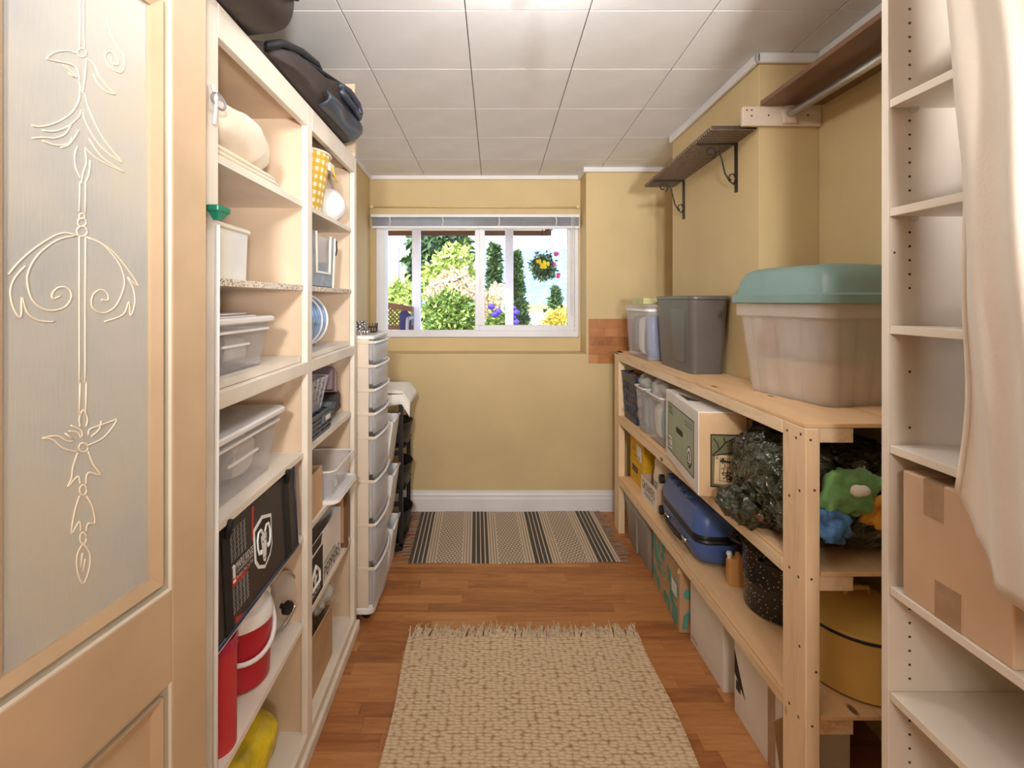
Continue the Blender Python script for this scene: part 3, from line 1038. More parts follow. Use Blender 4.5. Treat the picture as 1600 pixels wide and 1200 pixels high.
for bi, (a, b) in enumerate(BAYS):
    s0, s1 = STILES[bi][1], STILES[bi + 1][0]
    bx('top_rail', 'cream_stile', U, FX - 0.019, FX, s0, s1, 1.975, 2.045, bevel=0.002)
    bx('shelf_rail', 'cream_stile', U, FX - 0.019, FX, s0, s1, 1.203, 1.240, bevel=0.002)
    for k, z in SH.items():
        x1 = FX - (0.021 if k == 3 else 0.012)
        if k == 3:
            o = bx('shelf', 'cream_stile', U, BX, x1, s0 - 0.02 if bi else a, s1 - 0.004, z - 0.018, z)
            continue
        g = G().box(BX, FX - 0.0195, a, b, z - 0.016, z)
        o = g.out('shelf', 'cream_stile', U)
        g = G().box(FX - 0.0195, x1, s0 + 0.0005, s1 - 0.0005, z - 0.016, z)
        g.out('shelf_edge', 'chipboard' if k == 2 else 'cream_stile', o)
bx('base_trim', 'cream_stile', U, FX - 0.019, FX + 0.012, 1.007, 2.225, 0.0, 0.045, bevel=0.006)
bx('base_rail', 'cream_stile', U, FX - 0.019, FX + 0.0005, 1.054, 2.170, 0.045, 0.078, bevel=0.002)

# --- bay 1 (nearest), shelf by shelf from the top
z = SH[1]
for k in range(3):
    zz = z + 0.001 + k * 0.0135
    o = G().blob((0, 0, 0.0066), (0.27 - 0.01 * k, 0.46 - 0.012 * k, 0.0135), 0.25, 0.003, 18, 16, k, e2=0.5).out('folded_sheet', 'linen_cream', None, smooth=True)
    o.location = (-0.705, 1.266 - 0.004 * k, zz)
    tag(o, ('lowest', 'middle', 'uppermost')[k] + ' of three folded cream sheets under the rolled duvet', 'sheet', 'folded sheets under the duvet')
def duv(p, q):
    return (p.x, p.y, p.z - 0.012 * max(0, p.y / 0.2) ** 2)
o = G().blob((0, 0, 0.058), (0.27, 0.42, 0.108), 0.55, 0.016, 9, 24, 3, duv, e2=0.7).out('rolled_duvet', 'linen_cream', None, smooth=True)
o.location = (-0.70, 1.240, z + 0.042)
tag(o, 'puffy cream duvet rolled up on the top shelf', 'duvet')

t = thing('bread_tin', 'shiny cream metal tin with a lid on the upper left shelf', 'tin', (-0.72, 1.165, SH[2]))
G().loft([rrect(0, 0, 0.255, 0.26, 0.02, 0.0), rrect(0, 0, 0.262, 0.265, 0.02, 0.118)]).out('body', 'tin_cream', t, smooth=40)
slab(0.272, 0.274, 0.014, 0.022, 0.116).out('lid', 'tin_cream', t, smooth=40)
t = thing('oven_mitt', 'dark crumpled cloth mitt lying on top of the cream tin', 'mitt', (-0.69, 1.15, SH[2] + 0.130))
G().blob((0, 0, 0.016), (0.14, 0.2, 0.034), 0.8, 0.008, 20, 16, 5).out('palm', 'bag_black', t, smooth=True)
G().blob((0.05, 0.02, 0.018), (0.05, 0.1, 0.026), 0.9, 0.004, 20, 10, 6).out('thumb', 'bag_black', t, smooth=True)

def storage_bin(name, label, loc, w, d, h, taper, lid_over=0.012, stuff=True, stuff_mats=('linen_white', 'mauve_card', 'paper_white'), rz=0.0, seed=1, rr=None):
    t = thing(name, label, 'bin', loc, rz)
    tub(w, d, h, taper, 0.03, 0.003).out('body', 'clear_plastic', t, smooth=40)
    slab(w + lid_over * 2, d + lid_over * 2, 0.016, 0.034, h - 0.002).out('lid', 'white_plastic', t, smooth=40)
    rim(w - 0.016, d - 0.016, 0.006, 0.012, 0.03, h - 0.022).out('rim', 'white_plastic', t, smooth=40)
    g = G()
    g.tube([(w / 2 - taper * 0.5 + 0.001, -d * 0.12, h * 0.55), (w / 2 - taper * 0.5 + 0.001, d * 0.2, h * 0.55)], 0.004, 5)
    g.out('handle_grip', 'white_plastic', t)
    if stuff:
        rr_ = random.Random(seed)
        n = len(stuff_mats)
        for i, mt in enumerate(stuff_mats):
            dd = (d - 2 * taper - 0.05) / n
            G().blob((0, -(d - 2 * taper - 0.05) / 2 + dd * (i + 0.5), 0.01 + h * 0.32), (w - 2 * taper - 0.05, dd * 0.96, h * (0.5 + 0.2 * rr_.random())), 0.4, 0.008, 16, 12, seed + i).out('contents', mt, t, smooth=True)
    return t
storage_bin('storage_bin', 'shallow clear plastic bin with white lid and magazines on top', (-0.715, 1.20, SH[3]), 0.27, 0.42, 0.118, 0.018, seed=2)
for k in range(3):
    o = bx('magazine', ('paper_white', 'mauve_card', 'paper_white')[k], None, -0.11, 0.11, -0.14, 0.14, 0, 0.003)
    o.location = (-0.70 - 0.004 * k, 1.19 - 0.012 * k, SH[3] + 0.1325 + 0.0032 * k)
    o.rotation_euler.z = 0.03 * k
    tag(o, ('bottom', 'middle', 'top')[k] + ' magazine of three lying on the shallow clear bin', 'magazine', 'magazines on the bin')
storage_bin('storage_bin', 'deeper clear plastic bin with white lid above the black shopping bag', (-0.715, 1.235, SH[4]), 0.28, 0.47, 0.158, 0.024, seed=5, stuff_mats=('linen_white', 'clear_plastic', 'linen_white'))

# printed shopping bag
t = thing('shopping_bag', 'black reusable shopping bag printed with a ram-head shield and mesh', 'bag', (-0.695, 1.29, SH[5]))
bw, bd, bh = 0.26, 0.475, 0.243
g = G()
def sag(u):
    return 0.006 * math.sin(u * PI * 3)
L0 = [(-bw / 2, -bd / 2, 0.001), (bw / 2 + 0.012, -bd / 2, 0.001), (bw / 2 + 0.012, bd / 2, 0.001), (-bw / 2, bd / 2, 0.001)]
L1 = [(-bw / 2, -bd / 2, bh), (bw / 2, -bd / 2, bh), (bw / 2, bd / 2, bh), (-bw / 2, bd / 2, bh)]
k = 0.004
L2 = [(-bw / 2 + k, -bd / 2 + k, bh), (bw / 2 - k, -bd / 2 + k, bh), (bw / 2 - k, bd / 2 - k, bh), (-bw / 2 + k, bd / 2 - k, bh)]
L3 = [(p[0], p[1], 0.006) for p in L2]
g.loft([L0, L1, L2, L3])
g.out('body', 'bag_shopper', t, bevel=0.003)
g = G()
g.tube(L1 + [L1[0]], 0.0035, 6)
g.tube(L0 + [L0[0]], 0.006, 6)
g.tube([L0[1], L1[1]], 0.003, 6)
g.tube([L0[2], L1[2]], 0.003, 6)
g.out('piping', 'piping_navy', t, smooth=True)
fx = bw / 2 + 0.006
fr = Face((fx + 0.0065, -bd / 2, 0), (0, 1, 0), (-0.05, 0, 1))
for yy in (0.045, 0.385):
    g = G()
    fr.rect(g, yy, yy + 0.034, 0.002, bh - 0.012, 0.003)
    st_ = g.out('strap', 'strap_black', t)
for a, b in ((0.062, 0.402),):
    g = G()
    pp = [fr.p(a, bh - 0.03, 0.004), fr.p(a + 0.004, bh + 0.002, 0.014), fr.p(a + 0.02, bh - 0.002, -0.02), fr.p((a + b) / 2, bh - 0.016, -0.045), fr.p(b - 0.02, bh - 0.002, -0.02), fr.p(b - 0.004, bh + 0.002, 0.014), fr.p(b, bh - 0.03, 0.004)]
    g.tube(pp, 0.009, 6)
    g.out('handle', 'strap_black', t, smooth=True)
# chain-link print, red swoosh, lettering, shield
g = G()
for (x0, x1, y0, y1) in ((0.085, 0.165, 0.145, 0.215), (0.085, 0.168, 0.030, 0.088)):
    n = 5
    st_ = (x1 - x0) / n
    g = G()
    for i in range(n):
        zig = [(x0 + i * st_ + (st_ * 0.48 if j % 2 else -st_ * 0.1), y0 + (y1 - y0) * j / 6) for j in range(7)]
        fr.line(g, zig, 0.0020)
        zig = [(x0 + i * st_ + (-st_ * 0.1 if j % 2 else st_ * 0.48), y0 + (y1 - y0) * j / 6) for j in range(7)]
        fr.line(g, zig, 0.0016)
    g.out('mesh_print', 'ink_grey', t)
g = G()
fr.poly(g, [(0.084, 0.112), (0.135, 0.098), (0.175, 0.097), (0.135, 0.088), (0.084, 0.090)])
g.out('red_print', 'ink_red', t)
g = G()
fr.poly(g, [(0.187, 0.150), (0.194, 0.150), (0.205, 0.225), (0.196, 0.225)])
g.out('red_print', 'ink_red', t)
g = G()
fr.poly(g, [(0.095, 0.020), (0.135, 0.006), (0.18, 0.003), (0.13, 0.0), (0.09, 0.008)])
g.out('red_print', 'ink_red', t)
fr.text('MAPLE RIDGE', 0.103, 0.121, 0.083, 0.017, 'ink_white', t, 0.0022)
fr.text('CHRYSLER JEEP DODGE', 0.103, 0.111, 0.082, 0.0075, 'ink_white', t, 0.0022)
fr.text('It\'s Closer Than You Think', 0.103, 0.101, 0.082, 0.007, 'ink_white', t, 0.0022)
g = G()
fr.poly(g, [(0.090, 0.108), (0.098, 0.108), (0.098, 0.128), (0.101, 0.131), (0.096, 0.137), (0.088, 0.134), (0.091, 0.128)], 0.002)
fr.rect(g, 0.088, 0.099, 0.098, 0.104, 0.002)
g.out('emblem_print', 'ink_white', t)
sx, sy = 0.247, 0.118
def S_(pts, k=1.0):
    return [(sx + x * k, sy + y * k) for x, y in pts]
sh = [(-0.052, 0.05), (0.0, 0.066), (0.052, 0.05), (0.05, -0.03), (0.034, -0.052), (0.0, -0.068), (-0.034, -0.052), (-0.05, -0.03)]
g = G(); fr.poly(g, S_(sh), 0.0016); g.out('shield', 'ink_white', t)
g = G(); fr.poly(g, S_(sh, 0.87), 0.0022); g.out('shield_field', 'ink_black', t)
g = G()
fr.poly(g, S_([(-0.016, 0.018), (0.0, 0.022), (0.016, 0.018), (0.012, -0.018), (0.007, -0.046), (0.0, -0.051), (-0.007, -0.046), (-0.012, -0.018)]), 0.003)
for s in (-1, 1):
    fr.line(g, S_([(s * x_, y_) for x_, y_ in ((0.006, 0.022), (0.016, 0.036), (0.030, 0.034), (0.037, 0.018), (0.036, -0.002), (0.030, -0.018), (0.022, -0.022), (0.020, -0.012))]), 0.008, 0.005)
g.out('ram_head', 'ink_white', t)
g = G()
for s in (-1, 1):
    fr.poly(g, S_([(s * 0.004, 0.002), (s * 0.010, 0.006), (s * 0.010, 0.000)]), 0.0036)
    fr.poly(g, S_([(s * 0.001, -0.04), (s * 0.005, -0.037), (s * 0.004, -0.043)]), 0.0036)
g.out('ram_marks', 'ink_black', t)
G().blob((-0.02, 0.09, bh - 0.03), (0.15, 0.16, 0.06), 0.8, 0.02, 22, 14, 4).out('contents', 'bag_film', t, smooth=True)

# red drinks jug
t = thing('drinks_jug', 'red insulated drinks jug with a white screw lid and bail handle', 'jug', (-0.655, 1.365, SH[6]))
G().lathe([(0.070, 0.0), (0.080, 0.006), (0.086, 0.16), (0.086, 0.168)], 36).out('body', 'bottle_red', t, smooth=40)
ld = G().lathe([(0.089, 0.160), (0.090, 0.178), (0.083, 0.194), (0.070, 0.200), (0.067, 0.225), (0.072, 0.228), (0.072, 0.234), (0.060, 0.236)], 36, cap0=False).out('lid', 'white_plastic', t, smooth=40)
G().lathe([(0.058, 0.236), (0.058, 0.240), (0.03, 0.241)], 28).out('lid_top', 'dark_grey_plastic', ld, smooth=40)
arc = [(0.093 * math.cos(a) * 0.98 + 0.0, 0.093 * math.sin(a), 0.185 - 0.10 * max(0, math.sin((a - math.radians(-150)) / math.radians(210) * PI)) ** 0.8) for a in [math.radians(-150 + 210 * i / 24) for i in range(25)]]
G().tube(arc, 0.0065, 6).out('handle', 'white_plastic', t, smooth=True)
for a in (arc[0], arc[-1]):
    G().blob((a[0] * 0.98, a[1] * 0.98, a[2]), (0.022, 0.022, 0.026), 0.8, n=8).out('handle_boss', 'white_plastic', t, smooth=True)
t = thing('red_canister', 'tall red cardboard canister with a pink-red lid beside the jug', 'canister', (-0.605, 1.155, SH[6]))
G().lathe([(0.045, 0), (0.045, 0.225)], 30).out('body', 'tube_red', t, smooth=40)
G().lathe([(0.0475, 0.222), (0.0475, 0.243), (0.044, 0.246), (0.040, 0.240), (0.02, 0.239)], 30).out('lid', 'tube_lid', t, smooth=40)
# glass lid standing on its edge
t = thing('pot_lid', 'round glass pot lid with steel rim leaning beside the red jug', 'lid', (-0.620, 1.535, SH[6] + 0.093), rot=(0, math.radians(90), math.radians(-24)))
G().lathe([(0.084, 0.0), (0.070, 0.012), (0.04, 0.02), (0.012, 0.022)], 36, cap0=False).out('glass', 'clear_plastic', t, smooth=True)
G().tube([(0.087 * math.cos(a), 0.087 * math.sin(a), 0) for a in [2 * PI * i / 36 for i in range(36)]], 0.005, 6, True).out('rim', 'steel', t, smooth=True)
G().lathe([(0.008, 0.020), (0.008, 0.034), (0.02, 0.040), (0.018, 0.052), (0.006, 0.055)], 16).out('knob', 'black_plastic', t, smooth=40)
o = G().blob((0, 0, 0.084), (0.22, 0.26, 0.165), 0.6, 0.018, 12, 22, 8).out('snack_bag', 'yellow_snack', None, smooth=True)
o.location = (-0.70, 1.40, SH[7])
tag(o, 'crumpled yellow plastic bag on the lowest shelf under the jug', 'bag')

# --- bay 2
t = thing('gingham_pail', 'yellow and white gingham pail with a wire handle on the top shelf', 'pail', (-0.672, 1.835, SH[1]))
n = 40
me_v, me_f, uvs = [], [], []
g = G()
prof = [(0.086, 0.0), (0.092, 0.03), (0.106, 0.12), (0.121, 0.215)]
g.lathe(prof, n, cap1=False)
o = g.out('body', 'gingham', t, smooth=60)
uvl = o.data.uv_layers.new(name='UVMap')
for p_ in o.data.polygons:
    us = []
    for li in p_.loop_indices:
        co = o.data.vertices[o.data.loops[li].vertex_index].co
        us.append((math.atan2(co.y, co.x) / (2 * PI) % 1.0, co.z / 0.215))
    if max(u for u, _ in us) - min(u for u, _ in us) > 0.5:
        us = [(u + 1 if u < 0.5 else u, v_) for u, v_ in us]
    for li, uv in zip(p_.loop_indices, us):
        uvl.data[li].uv = uv
G().tube([(0.122 * math.cos(a), 0.122 * math.sin(a), 0.216) for a in [2 * PI * i / 36 for i in range(36)]], 0.004, 6, True).out('rim', 'tin_cream', t, smooth=True)
G().lathe([(0.088, 0.0), (0.088, 0.006)], 36).out('foot_ring', 'ink_black', t)
ear = G().box(0.112, 0.122, 0.01, 0.065, 0.165, 0.195).out('ear', 'tin_cream', t, bevel=0.003)
G().tube([(0.125, 0.02, 0.18), (0.132, 0.03, 0.15), (0.134, 0.045, 0.13), (0.128, 0.07, 0.14), (0.110, 0.085, 0.165)], 0.0025, 5).out('handle', 'carton_yellow', t, smooth=True)
t = thing('white_bowl', 'white ceramic bowl tipped on its side behind the gingham pail', 'bowl', (-0.60, 2.03, SH[1] + 0.066), rot=(math.radians(18), math.radians(68), math.radians(150)))
g = G().lathe([(0.02, -0.035), (0.045, -0.028), (0.06, 0.0), (0.066, 0.03), (0.063, 0.03), (0.055, 0.0), (0.03, -0.024)], 30)
g.out('bowl_shell', 'white_plastic', t, smooth=50)
G().lathe([(0.026, -0.041), (0.026, -0.033)], 24, cap0=True).out('foot', 'white_plastic', t, smooth=40)

# galvanised lantern
t = thing('lantern', 'grey metal lantern tapering downwards with a glass window', 'lantern', (-0.68, 1.838, SH[2]))
lw, ld_, lh = 0.20, 0.335, 0.195
def lan(y_, z_):                      # front face point, taper in y
    k = 1 - 0.16 * (1 - z_ / lh)
    return y_ * k
g = G()
def lpanel(g, y0, y1, z0, z1, x0, x1):
    g.hexa([(x0, lan(y0, z0), z0), (x1, lan(y0, z0), z0), (x1, lan(y1, z0), z0), (x0, lan(y1, z0), z0),
            (x0, lan(y0, z1), z1), (x1, lan(y0, z1), z1), (x1, lan(y1, z1), z1), (x0, lan(y1, z1), z1)])
hx = lw / 2
lpanel(g, -0.165, 0.165, 0, 0.055, hx - 0.006, hx)
lpanel(g, -0.165, -0.06, 0.055, lh, hx - 0.006, hx)
lpanel(g, 0.105, 0.165, 0.055, lh, hx - 0.006, hx)
lpanel(g, -0.165, 0.165, 0, lh, -hx, -hx + 0.006)
lpanel(g, -0.165, -0.158, 0, lh, -hx, hx)
lpanel(g, 0.158, 0.165, 0, 0.10, -hx, hx)
lpanel(g, -0.165, 0.165, 0, 0.006, -hx, hx)
g.out('body', 'galvanised', t, bevel=0.0015)
g = G()
for (y0, y1, z0, z1) in ((-0.06, 0.105, 0.05, 0.058), (-0.066, -0.058, 0.05, lh), (0.103, 0.111, 0.05, lh), (0.157, 0.165, 0.0, lh)):
    lpanel(g, y0, y1, z0, z1, hx - 0.002, hx + 0.005)
g.out('window_bead', 'tin_cream', t)
G().box(hx - 0.005, hx - 0.003, -0.055, 0.098, 0.058, lh - 0.01).out('glass', 'clear_plastic', t)
G().blob((0.02, 0.03, 0.10), (0.09, 0.09, 0.13), 0.8, 0.01, 20, 12, 2).out('ribbon', 'bag_slate', t, smooth=True)
G().tube([(hx + 0.004, 0.168, 0.13), (hx + 0.004, 0.18, 0.15), (hx + 0.004, 0.176, 0.185), (hx - 0.004, 0.165, 0.19)], 0.003, 6).out('ring_handle', 'iron_black', t)

# large blue bottle lying on its side
t = thing('water_bottle', 'blue ribbed water bottle lying on its side on the middle shelf', 'bottle', (-0.675, 1.668, SH[3] + 0.100), 0.05)
pr = [(0.03, 0.03), (0.06, 0.035)]
for i in range(7):
    y0 = 0.045 + i * 0.036
    pr += [(0.090, y0), (0.097, y0 + 0.006), (0.097, y0 + 0.024), (0.090, y0 + 0.030)]
pr += [(0.092, 0.30), (0.068, 0.318), (0.02, 0.322)]
G().lathe(pr, 36, axis='y').out('body', 'glass_blue', t, smooth=35)
G().tube([(0.098 * math.cos(a), 0.195, 0.098 * math.sin(a)) for a in [2 * PI * i / 36 for i in range(36)]], 0.004, 5, True).out('label_band', 'paper_white', t)
G().tube([(0.098 * math.cos(a), 0.268, 0.098 * math.sin(a)) for a in [2 * PI * i / 36 for i in range(36)]], 0.005, 5, True).out('label_band', 'paper_white', t)
t = thing('blue_cup', 'small blue glass cup standing behind the lying water bottle', 'cup', (-0.83, 1.72, SH[3]))
G().lathe([(0.03, 0), (0.038, 0.02), (0.045, 0.10), (0.035, 0.15), (0.04, 0.19), (0.035, 0.19), (0.03, 0.15), (0.04, 0.1), (0.03, 0.02)], 24).out('glass', 'glass_blue', t, smooth=40)
G().tube([(0.04, 0.01, 0.17), (0.06, 0.03, 0.15), (0.06, 0.03, 0.10), (0.043, 0.01, 0.08)], 0.006, 6).out('handle', 'glass_blue', t, smooth=True)

# baskets, black bag and maroon box
def slot_basket(name, label, loc, w, d, h, taper, mat, rows=5):
    t = thing(name, label, 'basket', loc)
    z_ = 0.0
    fl = G()
    fl.loft([rrect(0, 0, w - 2 * taper, d - 2 * taper, 0.012, 0), rrect(0, 0, w - 2 * taper, d - 2 * taper, 0.012, 0.004)])
    fl.out('floor', mat, t)
    for k in range(rows):
        f0 = (k + 0.15) / rows
        f1 = (k + 0.78) / rows
        def lp(f, ins):
            return rrect(0, 0, w - 2 * taper * (1 - f) - ins, d - 2 * taper * (1 - f) - ins, 0.012, h * f)
        g = G().loft([lp(f0, 0), lp(f1, 0), lp(f1, 0.006), lp(f0, 0.006)], closed=True)
        g.out('slat', mat, t)
    g = G()
    for sx_, sy_ in ((1, 1), (1, -1), (-1, 1), (-1, -1), (1, 0.0), (1, 0.45), (1, -0.45)):
        g.tube([(sx_ * (w / 2 - taper - 0.004), sy_ * (d / 2 - taper - 0.004), 0.002), (sx_ * (w / 2 - 0.004), sy_ * (d / 2 - 0.004), h)], 0.004, 5)
    g.out('upright', mat, t)
    rim(w - 0.006, d - 0.006, 0.006, 0.006, 0.012, h - 0.003).out('rim', mat, t)
    return t
b1 = slot_basket('slotted_basket', 'slate grey slotted plastic basket at the front of the shelf', (-0.637, 1.782, SH[4]), 0.17, 0.29, 0.088, 0.016, 'slate_plastic')
G().box(0.075, 0.0865, -0.01, 0.085, 0.045, 0.075).out('grip_frame', 'slate_plastic', b1, bevel=0.002)
G().box(0.0845, 0.0868, 0.01, 0.065, 0.052, 0.068).out('grip_hole', 'paper_white', b1)
b2 = slot_basket('slotted_basket', 'clear slotted plastic basket stacked on the slate grey one', (-0.64, 1.745, SH[4] + 0.088), 0.165, 0.21, 0.115, 0.02, 'clear_plastic')
o = G().blob((0, 0, 0.045), (0.12, 0.15, 0.08), 0.7, 0.01, 20, 12, 9).out('cloth_bundle', 'ink_grey', None, smooth=True)
o.location = (-0.64, 1.745, SH[4] + 0.096)
tag(o, 'pale grey cloth bundle inside the clear slotted basket', 'cloth')
o = G().blob((0, 0, 0.055), (0.26, 0.225, 0.105), 0.45, 0.012, 12, 20, 11).out('camera_bag', 'bag_black', None, smooth=True)
o.location = (-0.715, 2.055, SH[4] + 0.004)
tag(o, 'black fabric bag under the maroon box', 'bag')
t = thing('maroon_box', 'small maroon and mauve box tilted on the black fabric bag', 'box', (-0.615, 2.00, SH[4] + 0.118), rot=(math.radians(-12), 0, math.radians(12)))
G().box(-0.10, 0.035, -0.115, -0.02, 0.0, 0.085).out('spine', 'maroon_card', t, bevel=0.002)
G().box(-0.10, 0.04, -0.02, 0.085, -0.004, 0.082).out('case', 'mauve_card', t, bevel=0.003)
o = G().blob((0, 0, 0.05), (0.10, 0.22, 0.15), 0.6, 0.015, 14, 16, 13).out('black_pouch', 'strap_black', None, smooth=True)
o.location = (-0.80, 2.04, SH[4] + 0.15)
tag(o, 'black pouch slumped behind the maroon box', 'pouch')

# cardboard file with papers, clear shoe bin on its lid
t = thing('file_box', 'open cardboard file box with papers beside the clear bin', 'box', (-0.70, 1.715, SH[5]))
g = G()
hh = 0.15
o_ = [(-0.12, -0.085), (0.135, -0.085), (0.135, 0.085), (-0.12, 0.085)]
i_ = [(-0.117, -0.082), (0.132, -0.082), (0.132, 0.082), (-0.117, 0.082)]
g.loft([[(x, y, 0) for x, y in o_], [(x, y, hh) for x, y in o_], [(x, y, hh) for x, y in i_], [(x, y, 0.004) for x, y in i_]])
g.out('body', 'carton_tan', t)
for k in range(5):
    o = bx('paper_stack', ('paper_white', 'cardboard_pale', 'mauve_card', 'ink_black', 'paper_tan')[k], t, -0.10, 0.10, -0.07 + k * 0.028, -0.07 + k * 0.028 + 0.016, 0.006, 0.16 + 0.02 * (k % 3))
t = thing('shoe_bin', 'small clear plastic bin sitting on its white lid', 'bin', (-0.64, 1.965, SH[5]))
slab(0.25, 0.30, 0.012, 0.035, 0.0, 0.0).out('lid', 'white_plastic', t, smooth=40)
rim(0.236, 0.286, 0.008, 0.005, 0.03, 0.010).out('lid_rim', 'white_plastic', t, smooth=40)
tub(0.22, 0.28, 0.105, 0.022, 0.03, 0.003, 0.013).out('body', 'clear_plastic', t, smooth=40)
rim(0.216, 0.276, 0.005, 0.006, 0.03, 0.115).out('rim', 'white_plastic', t, smooth=40)
G().box(0.0935, 0.096, -0.085, -0.055, 0.045, 0.085).out('price_tag', 'paper_white', t)

# peppers carton
t = thing('pepper_box', 'white produce carton lettered PEPPERS with a dark logo panel', 'box', (-0.71, 1.825, SH[6]))
g = G()
pw, pd, ph = 0.30, 0.385, 0.195
hw, hd = pw / 2, pd / 2
o_ = [(-hw, -hd), (hw, -hd), (hw, hd), (-hw, hd)]
i_ = [(-hw + .004, -hd + .004), (hw - .004, -hd + .004), (hw - .004, hd - .004), (-hw + .004, hd - .004)]
g.loft([[(x, y, 0) for x, y in o_], [(x, y, ph) for x, y in o_], [(x, y, ph) for x, y in i_], [(x, y, 0.005) for x, y in i_]])
g.out('body', 'carton_white', t, bevel=0.0015)
fr = Face((hw, -hd, 0), (0, 1, 0), (0, 0, 1))
g = G(); fr.rect(g, 0.004, 0.155, 0.003, 0.155); g.out('logo_panel', 'ink_black', t)
g = G(); fr.poly(g, [(0.05, 0.165), (0.135, 0.165), (0.142, 0.180), (0.150, 0.195), (0.035, 0.195), (0.045, 0.180)], 0.0012); g.out('hand_hole', 'hole_dark', t)
g = G()
fr.line(g, [(0.035, 0.050), (0.035, 0.085), (0.075, 0.118), (0.115, 0.085), (0.115, 0.050), (0.035, 0.050)], 0.011, 0.004)
fr.poly(g, [(0.07, 0.055), (0.08, 0.055), (0.094, 0.082), (0.082, 0.076), (0.075, 0.096), (0.068, 0.076), (0.056, 0.082)], 0.002)
g.out('house_logo', 'paper_white', t)
fr.text('HOUSE', 0.03, 0.022, 0.095, 0.016, 'paper_white', t, 0.0016)
fr.text('PEPPERS', 0.168, 0.020, 0.195, 0.045, 'ink_black', t, 0.0014)
fr.text('BRITISH COLUMBIA', 0.170, 0.072, 0.14, 0.012, 'ink_black', t, 0.0014)
t = thing('picture_frame', 'narrow brown frame standing behind the produce carton', 'frame', (-0.60, 2.085, SH[6]))
g = G()
g.box(-0.07, 0.05, -0.008, 0.008, 0, 0.018).box(-0.07, 0.05, -0.008, 0.008, 0.202, 0.22).box(-0.07, -0.054, -0.008, 0.008, 0.018, 0.202).box(0.034, 0.05, -0.008, 0.008, 0.018, 0.202)
g.out('moulding', 'brown_board', t, bevel=0.002)
bx('backing', 'carton_tan', t, -0.056, 0.036, -0.003, 0.004, 0.016, 0.204)

# bottom: open cardboard box
t = thing('open_carton', 'open brown cardboard box with crumpled bags on the lowest shelf', 'box', (-0.715, 1.795, SH[7]))
g = G()
hw, hd, hh = 0.14, 0.16, 0.19
o_ = [(-hw, -hd), (hw, -hd), (hw, hd), (-hw, hd)]
i_ = [(-hw + .004, -hd + .004), (hw - .004, -hd + .004), (hw - .004, hd - .004), (-hw + .004, hd - .004)]
g.loft([[(x, y, 0.001) for x, y in o_], [(x, y, hh) for x, y in o_], [(x, y, hh) for x, y in i_], [(x, y, 0.005) for x, y in i_]])
g.out('body', 'cardboard', t)
G().hexa([(hw, -hd, hh), (hw + .004, -hd, hh), (hw + .004, hd, hh), (hw, hd, hh), (hw + .005, -hd, hh + 0.04), (hw + .009, -hd, hh + 0.04), (hw + .012, hd, hh + 0.02), (hw + .008, hd, hh + 0.02)]).out('flap', 'cardboard', t)
o = G().blob((0, 0, 0.09), (0.23, 0.27, 0.2), 0.7, 0.03, 14, 20, 15).out('rag_bundle', 'leather_brown', None, smooth=True)
o.location = (-0.715, 1.785, SH[7] + 0.03)
tag(o, 'dark olive-brown bundle in the open cardboard box', 'bundle')
o = G().blob((0, 0, 0.03), (0.12, 0.14, 0.075), 0.8, 0.03, 24, 18, 17).out('plastic_bag', 'bag_film', None, smooth=True)
o.location = (-0.63, 1.90, SH[7] + 0.215)
tag(o, 'crumpled clear plastic bag on the open cardboard box', 'bag')

# --- on top of the unit
t = thing('duffel_bag', 'black duffel bag slumped along the top of the shelving unit', 'bag', (-0.665, 1.70, 2.046))
def duf(p, q):
    s = (p.y + 0.42) / 0.84
    hgt = 0.05 + 0.195 * min(1, max(0, s))
    zz = (p.z + 0.5) * hgt
    xx = p.x * (0.78 + 0.22 * s) + 0.012 * math.sin(9 * s + 6 * zz)
    return (xx, p.y, zz)
G().blob((0, 0, 0.002), (0.36, 0.84, 1.0), 0.42, 0.0, 5, 30, 21, lambda p, q: tuple(Vector(duf(p, q)) + Vector((q[0], 0, 0)) * 0.012 * noise.noise(Vector((p.y * 9, p.z * 5, 1)))), e2=0.42).out('body', 'bag_black', t, smooth=True)
def duf_side(s, h, off=0.004):
    """a point on the aisle side of the bag"""
    e = 0.42
    sb = min(abs(2 * h - 1), 1.0) ** (1 / e)
    cb = max(1 - sb * sb, 0.0) ** 0.5
    k = cb ** e
    sa = min(abs(2 * s - 1) / max(k, 1e-3), 1.0) ** (1 / e)
    ca = max(1 - sa * sa, 0.0) ** 0.5
    hgt = 0.05 + 0.195 * s
    return (0.18 * (0.78 + 0.22 * s) * k * ca ** e + off, -0.42 + 0.84 * s, h * hgt)
g = G()
n = 24
def pk(u, w_):
    s = 0.42 + 0.50 * u
    x_, y_, z_ = duf_side(s, 0.06 + 0.40 * w_, 0.012)
    return (x_ + 0.022 * math.sin(PI * w_) * (0.6 + 0.4 * math.sin(u * 9)) - 0.004, y_, z_)
g.grid(pk, 20, 8)
g.out('lower_pocket', 'bag_slate', t, smooth=True, solid=0.006)
hp = [duf_side(0.60, 0.72), duf_side(0.64, 0.60), duf_side(0.72, 0.52), duf_side(0.80, 0.40), duf_side(0.83, 0.52), duf_side(0.80, 0.66), duf_side(0.70, 0.80), duf_side(0.60, 0.82)]
hp = [(p[0] + 0.02 * math.sin(PI * i / 7), p[1], p[2]) for i, p in enumerate(hp)]
G().tube(hp, 0.012, 8).out('handle', 'bag_slate', t, smooth=True)
G().tube([duf_side(s / 20, 0.93) for s in range(3, 18)], 0.006, 6).out('zip', 'strap_black', t, smooth=True)
zp = [duf_side(0.80, 0.92), duf_side(0.845, 0.80), duf_side(0.865, 0.66), duf_side(0.85, 0.58), duf_side(0.84, 0.70), duf_side(0.82, 0.90)]
